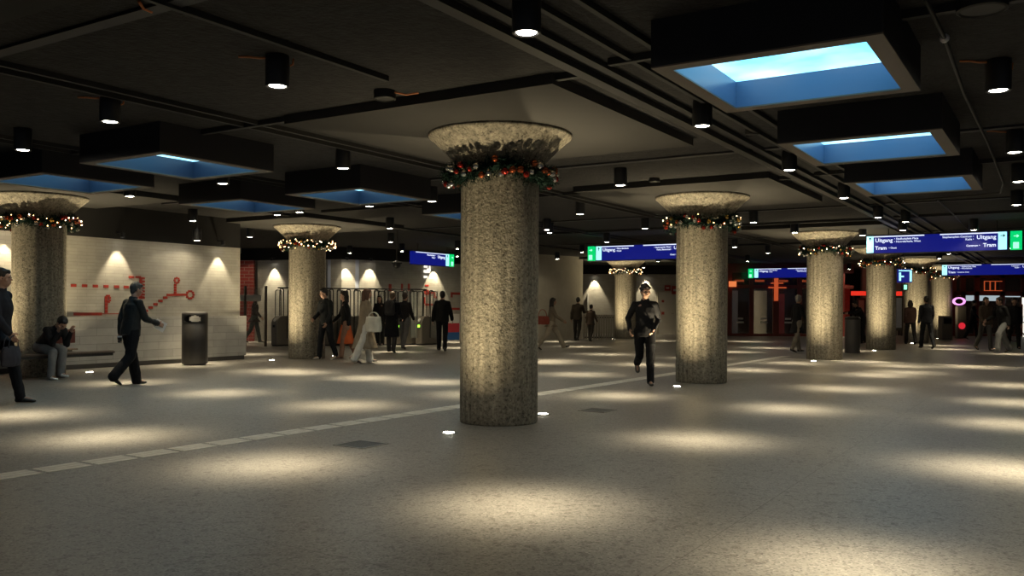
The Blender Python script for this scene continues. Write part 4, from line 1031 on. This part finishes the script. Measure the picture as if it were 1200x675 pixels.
def person(label, px, py, H, face, top, low, shoe, hair='short', haircol=(.012, .009, .007), lean=3, th=(20, -15), kn=(8, 25), sh=(-15, 20), el=(20, 25), abd=(7, 7), twist=0,
           yaw=0, pitch=0, coat=0.0, wide=1.0, skirt=0, skin='skin', vox=.011, hood=False, bulk=1.0, ab_in=(0, 0), Y=None, foot=(None, None), collar=True, hand_detail=True, pos=None, hipdrop=0, legab=(3, 3), coatcol=None, group=None, roughtop=.8, woman=False):
    """face = direction walked: 0 away from the camera, 90 to the right, 180 to the camera"""
    global pcount; pcount += 1
    if pos is None:
        pos = at_z(px, py, 0)
    t = thing('person', label, 'person', (pos[0], pos[1], 0), -R(face))
    S = H/1.76; X = Vector((1, 0, 0))
    Sp = rx(-lean)                                        # forward lean of the spine (+Y)
    P = Vector((0, 0, 0))
    def up(h, y=0, x=0): return P+Sp @ (Vector((x, y, h))*S)
    tw = rz_(twist)
    sw = .172 if not woman else .155
    hip = [P+Vector((s*.092, 0, -.02))*S for s in (-1, 1)]
    shd = [P+Sp @ (tw @ (Vector((s*sw, -.005, .452))*S)) for s in (-1, 1)]
    def limb(base, a, ab, s, L, inw=0):
        d = Vector((0, math.sin(R(a)), -math.cos(R(a))))
        d = Matrix.Rotation(R(-s*ab), 3, 'Y') @ d if ab else d
        if inw: d = Matrix.Rotation(R(s*inw), 3, 'Z') @ d
        return base+d*L*S
    knee = [limb(hip[i], th[i], legab[i], (-1, 1)[i], .43) for i in (0, 1)]
    ank = [limb(knee[i], th[i]-kn[i], legab[i]*.3, (-1, 1)[i], .42) for i in (0, 1)]
    elb = [limb(shd[i], sh[i], abd[i], (-1, 1)[i], .285) for i in (0, 1)]
    wri = [limb(elb[i], sh[i]+el[i], abd[i]*.6, (-1, 1)[i], .25, ab_in[i]) for i in (0, 1)]
    hnd = [limb(elb[i], sh[i]+el[i]+4, abd[i]*.5, (-1, 1)[i], .255, ab_in[i]) for i in (0, 1)]
    # feet
    feet = []
    for i in (0, 1):
        shin = th[i]-kn[i]
        fp = foot[i] if foot[i] is not None else (max(0, -shin)*.75 if shin < -12 else (-14 if shin > 12 else 0))
        fd = Vector((0, math.cos(R(fp)), -math.sin(R(fp)))); fu = Vector((0, math.sin(R(fp)), math.cos(R(fp))))
        feet.append((ank[i], fd, fu))
    low_z = min(min((a-fu*.085*S-fd*.05*S).z, (a-fu*.085*S+fd*.17*S).z) for a, fd, fu in feet)
    D = Vector((0, 0, -low_z))
    # move the figure over its feet so the pixel of the feet stays where it is
    cy = sum((a+fd*.05).y for a, fd, fu in feet)/2
    if pos is not None: D += Vector((0, -cy, 0))
    P = P+D; hip = [p+D for p in hip]; shd = [p+D for p in shd]; knee = [p+D for p in knee]; ank = [p+D for p in ank]; elb = [p+D for p in elb]; wri = [p+D for p in wri]; hnd = [p+D for p in hnd]
    feet = [(a+D, fd, fu) for a, fd, fu in feet]
    neck = up(.52); HR = Sp @ rz_(-yaw) @ rx(-pitch+lean*.6); hc = neck+(Sp @ Vector((0, .012, .075)))*S+HR @ (Vector((0, .018, .085))*S)
    def hp(x, y, z): return hc+HR @ (Vector((x, y, z))*S)
    # --- body: head, neck, trunk, limbs and hands in one skin
    b = bmesh.new()
    ball(b, hp(0, -.012, .018), .1*S, (.76, .96, .98), HR, 3)
    ball(b, hp(0, .018, -.045), .075*S, (.80, .92, 1.0), HR, 3)
    ball(b, hp(0, .052, -.083), .030*S, (1.1, .9, .8), HR, 2)
    conj(b, hp(0, .078, .012), hp(0, .102, -.022), .008*S, .013*S, 8)
    for s in (-1, 1):
        ball(b, hp(s*.078, -.008, -.012), .030*S, (.30, .7, 1.05), HR, 2)
        ball(b, hp(s*.030, .075, .026), .014*S, (1.5, .7, .5), HR, 2)
        ball(b, hp(s*.012, .101, -.026), .008*S, (1, 1, .8), HR, 1)
        ball(b, hp(s*.045, .055, -.025), .026*S, (1, .8, .9), HR, 2)
    ball(b, hp(0, .082, -.055), .014*S, (1.5, .7, .7), HR, 2)
    conj(b, neck-(Sp @ Vector((0, .0, .04)))*S, hp(0, -.015, -.07), .058*S, .052*S, 14)
    ell(b, [(up(z, y), Sp @ (tw @ X)*w*S, Sp @ Vector((0, 1, 0))*d*S) for z, y, w, d in ((-.08, 0, .12, .09), (.02, 0, .145, .10), (.15, 0, .125, .09), (.32, .005, .15, .105), (.44, 0, .15, .09), (.50, -.005, .07, .055))])
    for i in (0, 1):
        s = (-1, 1)[i]
        conj(b, shd[i], elb[i], .046*S, .036*S); conj(b, elb[i], wri[i], .037*S, .026*S)
        conj(b, hip[i], knee[i], .075*S, .050*S); conj(b, knee[i], ank[i], .050*S, .035*S)
        a, fd, fu = feet[i]; conj(b, a-fu*.03*S, a+fd*.15*S-fu*.055*S, .034*S, .022*S)
        # hand: palm, four fingers of different lengths, thumb off the side
        hd = (wri[i]-elb[i]).normalized(); side = Vector((0, 1, 0)); side = (side-hd*side.dot(hd))
        side = side.normalized() if side.length > .2 else Vector((0, 0, 1)); pn = hd.cross(side).normalized()*(-s)   # towards the thigh
        w0 = wri[i]; pc = w0+hd*.048*S
        ell(b, [(w0, side*.027*S, pn*.018*S), (w0+hd*.03*S, side*.036*S, pn*.016*S), (w0+hd*.075*S, side*.041*S, pn*.013*S), (w0+hd*.092*S, side*.036*S, pn*.010*S)])
        for k, (o_, L) in enumerate(((.031, .068), (.011, .077), (-.010, .072), (-.030, .056))):
            p0 = w0+hd*.086*S+side*o_*S; curl = 22
            dr = hd
            for q in range(3):
                ax = side; dr = (Matrix.Rotation(R(curl)*(1 if (hd.cross(pn)).dot(side) > 0 else -1), 3, side) @ dr).normalized()
                p1 = p0+dr*L*S*(.42, .32, .26)[q]; conj(b, p0, p1, (.0088, .0082, .0075)[q]*S, (.0082, .0075, .0066)[q]*S, 8); p0 = p1
        p0 = w0+hd*.022*S+side*.028*S; p1 = p0+(hd*.62+side*.66+pn*.25).normalized()*.042*S; p2 = p1+(hd*.9+side*.25+pn*.25).normalized()*.032*S
        conj(b, p0, p1, .013*S, .0105*S, 8); conj(b, p1, p2, .0105*S, .008*S, 8)
    fuse('body', b, min(vox, .009), M[skin], t, 3)
    for s in (-1, 1):
        b = bmesh.new(); ball(b, hp(s*.031, .083, .010), .0085*S, (1.4, .6, .8), HR, 2); obj('eye', b, M['eye'], t, smooth=True)
    b = bmesh.new(); ball(b, hp(0, .092, -.056), .010*S, (2.1, .6, .55), HR, 2); obj('mouth', b, M['lips'], t, smooth=True)
    # --- hair
    hm = mat('hair', haircol, .55, vary=.3, scale=60, stretch=(1, 1, .2)) if hair != 'bald' else None
    b = bmesh.new()
    if hair in ('short', 'long', 'bob', 'curly', 'bun'):
        ball(b, hp(0, -.025, .035), .106*S, (.80, .93, .96), HR, 3)
        ball(b, hp(0, .03, .082), .060*S, (1.05, .9, .55), HR, 3)
        for s in (-1, 1): ball(b, hp(s*.062, -.02, .01), .045*S, (.5, 1, 1.1), HR, 2)
        ball(b, hp(0, -.06, -.03), .065*S, (.95, .7, 1), HR, 2)
        if hair == 'curly':
            rg = random.Random(pcount)
            for k in range(26):
                a = rg.uniform(0, 6.28); e = rg.uniform(.1, 1.5); ball(b, hp(.082*math.cos(a)*math.cos(e), -.02+.09*math.sin(a)*math.cos(e), .045+.085*math.sin(e)), .026*S, sub=1)
        if hair == 'bun': ball(b, hp(0, -.12, .06), .042*S, sub=2)
        if hair in ('long', 'bob'):
            L = .24 if hair == 'long' else .12
            for s in (-1, 1):
                conj(b, hp(s*.06, -.03, .0), hp(s*.075, -.035, -L), .045*S, .030*S)
            conj(b, hp(0, -.06, .0), hp(0, -.085, -L*1.15), .075*S, .055*S)
        fuse('hair', b, .009, hm, t, 2, .006, 40, pcount)
    elif hair in ('beanie', 'cap'):
        ball(b, hp(0, -.018, .045), .108*S, (.80, .95, .92), HR, 3)
        if hair == 'cap': ell(b, [(hp(0, .06, .055), HR @ X*.07*S, HR @ Vector((0, .01, .012))), (hp(0, .15, .04), HR @ X*.055*S, HR @ Vector((0, .004, .008)))])
        else: ball(b, hp(0, -.02, .0), .104*S, (.80, .93, .35), HR, 3)
        fuse(hair, b, .009, mat(hair+'_cloth', haircol, .9, vary=.2, scale=40), t, 2, .002, 60, pcount)
        b = bmesh.new(); ball(b, hp(0, -.045, -.035), .075*S, (.95, .72, .9), HR, 2); fuse('hair', b, .01, mat('dark_hair', (.012, .009, .007), .6), t, 2)
    elif hair == 'hood':
        ball(b, hp(0, -.022, .015), .124*S, (.86, .95, 1.02), HR, 3); conj(b, hp(0, -.04, -.04), neck, .095*S, .10*S)
        fuse('hood', b, .011, mat('hood_cloth', haircol, .9, vary=.2, scale=20), t, 3, .005, 14, pcount)
    # --- jacket or coat
    B = bulk; b = bmesh.new()
    hem = -.10 if coat < .1 else -.06
    ys = Sp @ Vector((0, 1, 0)); xs = Sp @ (tw @ X)
    rings = [(hem, 0, .165*B, .125*B), (.02, 0, .165*B, .125*B), (.16, 0, .155*B*(.92 if woman else 1), .118*B), (.32, .004, .172*B*(.94 if woman else 1), .126*B), (.41, 0, .168*B, .112*B), (.465, -.004, .115*B, .085*B), (.515, -.008, .075, .068)]
    ell(b, [(up(z, y), xs*w*S, ys*d*S) for z, y, w, d in rings])
    for i in (0, 1):
        conj(b, up(.465, -.005, (-.07, .07)[i]), shd[i]+(P*0), .056*S*B, .062*S*B)
        conj(b, shd[i], elb[i], .062*S*B, .054*S*B); we = elb[i].lerp(wri[i], .97); conj(b, elb[i], we, .056*S*B, .042*S*B)
    if collar: ell(b, [(up(.49, -.006), xs*.082*S, ys*.074*S), (up(.555, -.004), xs*.068*S, ys*.066*S)])
    if coat > .1:
        mid = (knee[0]+knee[1])/2; h0 = (hip[0]+hip[1])/2; spread = abs(knee[0].y-knee[1].y)
        rg = []
        for k in range(6):
            f = k/5; z = up(-.04).z*(1-f)+(P.z-coat*S)*f
            yy = (mid.y-h0.y)*f*coat/.45*.6
            lim = .13+.06*f+spread*.42*f*min(1, coat/.42)
            rg.append((Vector((h0.x, h0.y+yy, z)), X*(.168+.035*f)*S*B, Vector((0, 1, 0))*lim*S*B))
        ell(b, rg[::-1])
    top_o = fuse('coat' if coat > .1 else 'jacket', b, vox, cloth('outer_cloth', top, roughtop), t, 4, .012, 8, pcount)
    # --- trousers
    b = bmesh.new(); Wd = wide
    ell(b, [(P+Vector((0, 0, .07))*S, X*.145*S, Vector((0, .105*S, 0))), (P+Vector((0, 0, -.03))*S, X*.16*S, Vector((0, .118*S, 0))), (P+Vector((0, 0, -.11))*S, X*.13*S, Vector((0, .10*S, 0)))])
    for i in (0, 1):
        a = ank[i].lerp(knee[i], -.06)
        conj(b, hip[i], knee[i], .100*S, .075*S*(1+(Wd-1)*.5)); conj(b, knee[i], a, .075*S*(1+(Wd-1)*.5), .062*S*Wd)
    fuse('trousers', b, vox, cloth('trouser_cloth', low), t, 4, .009, 11, pcount+50)
    if skirt:
        b = bmesh.new(); h0 = (hip[0]+hip[1])/2; mid = (knee[0]+knee[1])/2; spread = abs(knee[0].y-knee[1].y)
        ell(b, [(Vector((h0.x, h0.y+(mid.y-h0.y)*f*.8, P.z-(.05+skirt*f)*S)), X*(.15+.05*f)*S, Vector((0, (.115+.05*f+spread*.4*f)*S, 0))) for f in (0, .25, .5, .75, 1)][::-1])
        fuse('skirt', b, vox, cloth('skirt_cloth', coatcol), t, 3, .01, 9, pcount)
    # --- shoes
    sm_ = mat('shoe_leather', shoe, .5)
    for i in (0, 1):
        a, fd, fu = feet[i]; b = bmesh.new()
        ell(b, [(a-fd*(.060*S)-fu*.050*S, X*.022*S, fu*.028*S), (a-fd*.045*S-fu*.045*S, X*.036*S, fu*.040*S), (a+fd*.02*S-fu*.045*S, X*.038*S, fu*.040*S), (a+fd*.10*S-fu*.058*S, X*.046*S, fu*.027*S), (a+fd*.165*S-fu*.064*S, X*.040*S, fu*.020*S), (a+fd*.195*S-fu*.067*S, X*.02*S, fu*.012*S)])
        conj(b, a-fu*.02*S, a+fu*.02*S, .044*S, .042*S)
        fuse('shoe', b, .009, sm_, t, 2)
    tr = Matrix.Translation(Vector((pos[0], pos[1], 0))) @ Matrix.Rotation(-R(face), 4, 'Z')
    J = dict(hand=[tr @ (w_+(w_-e_).normalized()*.08*S) for w_, e_ in zip(wri, elb)], sh=[tr @ p for p in shd], elb=[tr @ p for p in elb], back=tr @ up(.33, -.13*B), neck=tr @ neck, hip=tr @ P, root=t, S=S, chest=tr @ up(.3, .13), face=face)
    return J
# carried things
def handbag(p, w, h, d, rz, m, lab, name='handbag', hang=.18):
    t = thing(name, lab, 'bag', (p[0], p[1], p[2]-hang-h), rz)
    b = bmesh.new()
    ell(b, [(Vector((0, 0, z*h)), Vector((w/2*a, 0, 0)), Vector((0, d/2*c, 0))) for z, a, c in ((0, .92, .85), (.08, 1, 1), (.5, 1.02, 1.05), (.9, .93, .8), (1, .9, .5))])
    fuse('bag_body', b, .012, m, t, 2, .012, 9, 3)
    b = bmesh.new()
    for s in (-1, 1):
        pts = [Vector((w*.3*math.cos(a)*-1, s*d*.2, h*.95+(hang+.02)*math.sin(a))) for a in [math.pi*k/10 for k in range(11)]]
        sweep(b, pts, .008, 6)
    obj('strap', b, m, t, smooth=True)
    return t
def backpack(J, col, lab):
    q = J['back']; t = thing('backpack', lab, 'bag', (q.x, q.y, q.z-.22), -R(J['face']))
    b = bmesh.new(); ell(b, [(Vector((0, -.06-.02*c, z)), Vector((a, 0, 0)), Vector((0, c*.09, 0))) for z, a, c in ((0, .12, .8), (.05, .15, 1.1), (.22, .155, 1.2), (.36, .14, 1), (.44, .09, .6))])
    mm = cloth('backpack_cloth', col); fuse('bag_body', b, .012, mm, t, 3, .006, 10, 2)
    b = bmesh.new(); ell(b, [(Vector((0, -.17, z)), Vector((a, 0, 0)), Vector((0, .035, 0))) for z, a in ((.05, .08), (.09, .11), (.20, .11), (.24, .08))]); fuse('front_pocket', b, .012, mm, t, 2)
    b = bmesh.new()
    for s in (-1, 1): sweep(b, [(s*.09, -.02, .42), (s*.10, .04, .47), (s*.105, .16, .44), (s*.11, .24, .30), (s*.12, .20, .12), (s*.13, .02, .06)], .014, 6)
    obj('strap', b, mm, t, smooth=True)

BLK = (.012, .012, .014); NAVY = (.014, .017, .028)
# left edge walker
J = person('person in a dark coat striding in from the left edge of the picture', -4, 473, 1.86, 84, (.018, .018, .024), (.012, .012, .015), (.01, .01, .01), th=(17, -15), kn=(5, 20), sh=(-16, 12), el=(14, 26), coat=.12, vox=.009, haircol=(.015, .010, .007), legab=(2, 2), lean=2, bulk=1.06)
h = J['hand'][0]; 
t = handbag(J['hand'][1]+Vector((-.02, -.02, .03)), .46, .26, .16, -R(84), cloth('grey_bag_cloth', (.035, .035, .045)), 'dark grey bag carried by the person at the left edge', 'shoulder_bag', .14)
# seated person
sp_ = Vector((-8.13, 15.66, 0))
J = person('person sitting hunched on the bench, dark hair, black jacket, grey trousers, white shoes', 0, 0, 1.74, 90+math.degrees(GA)-4, (.012, .012, .014), (.20, .20, .20), (.85, .84, .80), lean=50, th=(84, 79), kn=(92, 84), sh=(22, 28), el=(128, 122), abd=(-4, -4), pitch=28, pos=sp_, foot=(0, 0), vox=.010, legab=(5, 5), ab_in=(10, 14), haircol=(.010, .009, .009))
# walking man with leather jacket
J = person('person in a black leather jacket walking right past the red brick drawing', 150, 451.5, 1.76, 32, (.018, .020, .021), (.006, .006, .008), (.012, .012, .012), wide=1.35, th=(14, -10), kn=(2, 34), sh=(-14, 20), el=(14, 50), abd=(10, 6), vox=.009, lean=6, haircol=(.045, .042, .04), bulk=1.10, roughtop=.42, yaw=12, legab=(2, 2), pitch=10)
q = J['hand'][0]; t = thing('paper_cup', 'white lidded cup in the lowered left hand of the leather jacket walker', 'cup', (q.x, q.y, q.z-.075))
bm = bmesh.new(); lathe(bm, [(.001, 0), (.030, 0), (.040, .09), (.001, .09)], 20); obj('cup', bm, M['dsteel'], t, smooth='auto')
bm = bmesh.new(); lathe(bm, [(.001, .09), (.043, .09), (.043, .10), (.036, .115), (.001, .115)], 20); obj('lid', bm, M['paper'], t, smooth='auto')
q = J['hand'][1]; t = thing('folded_paper', 'white folded paper held before the leather jacket walker', 'paper', (q.x-.04, q.y, q.z-.03), -R(40))
bm = bmesh.new(); bx(bm, -.004, .004, -.10, .10, -.06, .11, Matrix.Rotation(R(-28), 4, 'X')); obj('sheet', bm, M['paper'], t)
# behind the glass barrier
person('person in a dark reddish coat walking behind the glass barrier beside the left wall', 297, 401.5, 1.76, 80, (.035, .018, .016), (.05, .055, .05), (.02, .02, .02), th=(14, -14), kn=(4, 18), coat=.20, sh=(-10, 14))
# by the gate pillar
J = person('person in a black jacket and white shoes stepping out beside the gate pillar', 382, 421.5, 1.78, 215, (.014, .016, .018), (.010, .011, .014), (.50, .49, .46), th=(-7, 9), kn=(16, 4), sh=(4, 8), el=(24, 50), abd=(8, 8), yaw=22, pitch=10, hair='short', ab_in=(20, 20))
J = person('person in a dark jacket and bright orange skirt, half hidden by the tan coat', 406, 420, 1.72, 250, (.014, .014, .016), (.30, .17, .12), (.40, .25, .18), th=(12, -12), kn=(6, 14), skirt=.52, coatcol=(.62, .13, .04), woman=True, hair='bob')
J = person('person in a long tan coat and wide white trousers, white tote on the right', 428, 425.5, 1.76, 165, (.245, .20, .145), (.60, .585, .54), (.05, .04, .04), th=(16, -14), kn=(4, 14), coat=.44, wide=2.0, sh=(-6, 10), el=(30, 20), woman=True, hair='bob', haircol=(.13, .06, .035), legab=(6, 6), face_=None) if False else \
    person('person in a long tan coat and wide white trousers, white tote bag beside', 427, 425.5, 1.76, 60, (.245, .20, .145), (.60, .585, .54), (.05, .04, .04), th=(14, -14), kn=(4, 12), coat=.60, bulk=1.14, wide=1.5, sh=(-6, 10), el=(30, 20), woman=True, hair='bob', haircol=(.13, .06, .035), legab=(5, 5))
M['tote'] = cloth('tote_canvas', (.66, .64, .55)); s_ = J['sh'][1]
handbag(Vector((J['elb'][1].x+.09, J['elb'][1].y-.12, J['sh'][1].z-.20)), .40, .36, .16, R(-12), M['tote'], 'white canvas tote bag hanging from the shoulder of the tan coat', 'tote_bag', .10)
J = person('person in dark clothes standing behind the gates right of the tan coat', 445, 405.5, 1.70, 190, (.02, .018, .018), (.02, .02, .02), (.02, .02, .02), th=(6, -6), kn=(4, 8), hair='long', coat=.3, woman=True)
J = person('person in a long black coat with light collar, backpack straps, heading for the gates', 459, 413.5, 1.76, 10, (.012, .013, .018), (.04, .04, .045), (.012, .012, .012), th=(10, -8), kn=(3, 14), coat=.50, sh=(-6, 16), el=(30, 40), hair='short', haircol=(.16, .11, .08), bulk=1.08)
backpack(J, (.05, .05, .055), 'dark grey backpack on the long black coat before the gates')
J = person('person in a dark jacket and grey trousers right of the long black coat', 473, 409, 1.78, 20, (.016, .015, .017), (.12, .12, .125), (.10, .10, .10), th=(12, -12), kn=(4, 18), sh=(-10, 12), hair='short', haircol=(.03, .015, .01))
J = person('person in a wide black jacket seen from behind, left of the central pillar', 518, 411.5, 1.80, 2, (.010, .011, .011), (.010, .010, .013), (.06, .055, .05), th=(8, -8), kn=(2, 14), sh=(-8, 10), el=(12, 16), abd=(14, 14), bulk=1.22, haircol=(.012, .01, .008), legab=(1, 1))
# right of the central pillar
J = person('person in a light tan coat and cream trousers striding right with a red bag', 647, 410, 1.70, 84, (.27, .225, .165), (.42, .37, .29), (.02, .018, .016), th=(34, -22), kn=(8, 20), sh=(-16, 26), el=(10, 30), coat=.14, woman=True, hair='long', haircol=(.03, .02, .015), lean=4, wide=1.25, legab=(1, 1))
handbag(J['hip']+Vector((-.28, -.22, .40)), .44, .26, .14, R(5), mat('red_leather', (.30, .045, .02), .5), 'orange-red leather bag on the arm of the striding tan coat', 'handbag', .20)
J = person('person in a dark jacket walking away with a child beside the plain wall', 676, 399.5, 1.76, 20, (.045, .035, .025), (.02, .018, .016), (.02, .02, .02), th=(12, -16), kn=(2, 26), sh=(-14, 30), el=(14, 60), abd=(10, 12), bulk=1.1, lean=6)
J = person('child in a brown coat close right of the dark jacketed person by the fence', 692, 400.2, 1.46, 30, (.10, .07, .05), (.08, .07, .06), (.03, .03, .03), th=(14, -14), kn=(4, 16), coat=.15, hair='short', haircol=(.02, .014, .01), woman=True)
J = person('person all in black jogging towards the camera between the two biggest pillars', 754, 450, 1.77, 182, (.010, .010, .012), (.006, .006, .008), (.045, .042, .04), th=(12, -8), kn=(8, 62), sh=(-16, -22), el=(62, 58), abd=(16, 24), ab_in=(42, 25), hair='curly', haircol=(.014, .010, .008), vox=.009, yaw=-14, lean=5, skin='skin', legab=(0, -2), bulk=.97, foot=(0, 40))
# behind the third pillar
J = person('person in a long dark coat and light trousers half behind the third pillar, grey hair', 934, 413, 1.76, 70, (.014, .014, .016), (.22, .20, .17), (.02, .02, .02), th=(14, -12), kn=(4, 12), coat=.36, haircol=(.30, .29, .28), sh=(-6, 12))
J = person('person in black bending forward just right of the slim grey bin', 1010, 403, 1.74, 265, (.012, .012, .013), (.012, .012, .013), (.02, .02, .02), lean=30, th=(14, -4), kn=(10, 10), sh=(50, 56), el=(40, 30), pitch=10)
J = person('person in a brown jacket with long dark hair walking left of the dark suited one', 1067, 403.5, 1.70, 12, (.085, .045, .038), (.02, .018, .018), (.02, .02, .02), th=(10, -12), kn=(2, 20), sh=(-10, 12), woman=True, hair='bob', haircol=(.025, .015, .012), bulk=1.12)
J = person('tall person in a dark suit walking away right of the brown jacket', 1086, 408.5, 1.80, 5, (.012, .013, .018), (.012, .013, .016), (.02, .02, .02), th=(12, -12), kn=(2, 16), sh=(-8, 10), abd=(10, 10), bulk=1.08, legab=(3, 3))
J = person('slim person in black walking before the lit windows of the right entrance', 1139.5, 397.8, 1.76, 130, (.010, .010, .013), (.010, .010, .013), (.01, .01, .01), th=(12, -12), kn=(4, 16), coat=.2)
J = person('person in a brown jacket and grey trousers coming forward in the right group', 1153, 410.5, 1.77, 178, (.060, .042, .032), (.075, .072, .070), (.02, .02, .02), th=(10, -10), kn=(4, 26), sh=(-10, 12), hair='long', haircol=(.02, .014, .01), woman=True, bulk=1.12)
J = person('person in a black jacket and pale grey trousers in mid-stride in the right group', 1174, 413.5, 1.76, 262, (.012, .012, .013), (.13, .135, .14), (.04, .04, .04), th=(36, -10), kn=(30, 20), sh=(-20, 22), el=(20, 40), lean=12, bulk=1.12, wide=1.5)
J = person('person in dark clothes rightmost of the right group beside the bicycle', 1188, 409, 1.76, 200, (.011, .011, .014), (.011, .011, .013), (.02, .02, .02), th=(12, -12), kn=(4, 16), sh=(-8, 12), bulk=1.05)
# bicycle behind the right group
bp_ = at_z(1199, 401, 0)
t = thing('bicycle', 'bicycle with lit yellow lamp cut by the right edge', 'bicycle', (bp_.x, bp_.y, 0), R(100))
for nm, x in (('wheel', -.52), ('wheel', .52)):
    bm = bmesh.new(); pts = [Vector((x+.33*math.cos(a), 0, .34+.33*math.sin(a))) for a in [2*math.pi*k/28 for k in range(29)]]; sweep(bm, pts, .018, 8, caps=False)
    for k in range(14):
        a = 2*math.pi*k/14; sweep(bm, [(x, 0, .34), (x+.32*math.cos(a), 0, .34+.32*math.sin(a))], .0022, 4)
    obj(nm, bm, M['dsteel'], t, smooth=True)
bm = bmesh.new()
for a, b in (((-.52, .34), (-.2, .85)), ((-.52, .34), (-.05, .30)), ((-.2, .85), (-.05, .30)), ((-.05, .30), (.38, .80)), ((-.2, .80), (.36, .86)), ((.34, .98), (.52, .34))):
    sweep(bm, [(a[0], 0, a[1]), (b[0], 0, b[1])], .018, 8)
obj('frame', bm, M['redpad'], t, smooth=True)
bm = bmesh.new(); sweep(bm, [(.30, -.28, 1.06), (.36, -.10, 1.04), (.34, 0, 1.02), (.36, .10, 1.04), (.30, .28, 1.06)], .014, 8); obj('handlebar', bm, M['steel'], t, smooth=True)
bm = bmesh.new(); ball(bm, (-.22, 0, .90), .09, (1.5, .8, .4), sub=2); obj('saddle', bm, M['black'], t, smooth=True)
bm = bmesh.new(); ball(bm, (.44, 0, .82), .045, sub=2); obj('headlamp', bm, M['arrow_g'], t, smooth=True)
bm = bmesh.new(); sweep(bm, [(-.05, -.1, .22), (-.05, -.08, .30), (-.05, .08, .30), (-.05, .1, .38)], .012, 6); obj('pedals', bm, M['dsteel'], t)


# ------------------------------------------------------------------ world, camera
w = bpy.data.worlds.new('world'); bpy.context.scene.world = w; w.use_nodes = True
w.node_tree.nodes['Background'].inputs[0].default_value = (.75, .85, 1, 1); w.node_tree.nodes['Background'].inputs[1].default_value = .13
cam = bpy.data.cameras.new('camera'); co = bpy.data.objects.new('camera', cam); C.objects.link(co)
cam.sensor_width = 36; cam.lens = 36*FPX/1200; cam.shift_y = (HZ-337.5)/1200; cam.clip_end = 200
co.location = (0, 0, CAMZ)
co.rotation_euler = (Matrix.Rotation(R(90), 3, 'X') @ Matrix.Rotation(ROLL, 3, 'Z')).to_euler()
sc = bpy.context.scene; sc.camera = co
sc.view_settings.view_transform = 'Standard'; sc.view_settings.look = 'None'; sc.view_settings.gamma = 1; sc.view_settings.use_curve_mapping = False
sc.view_settings.exposure = 0.0
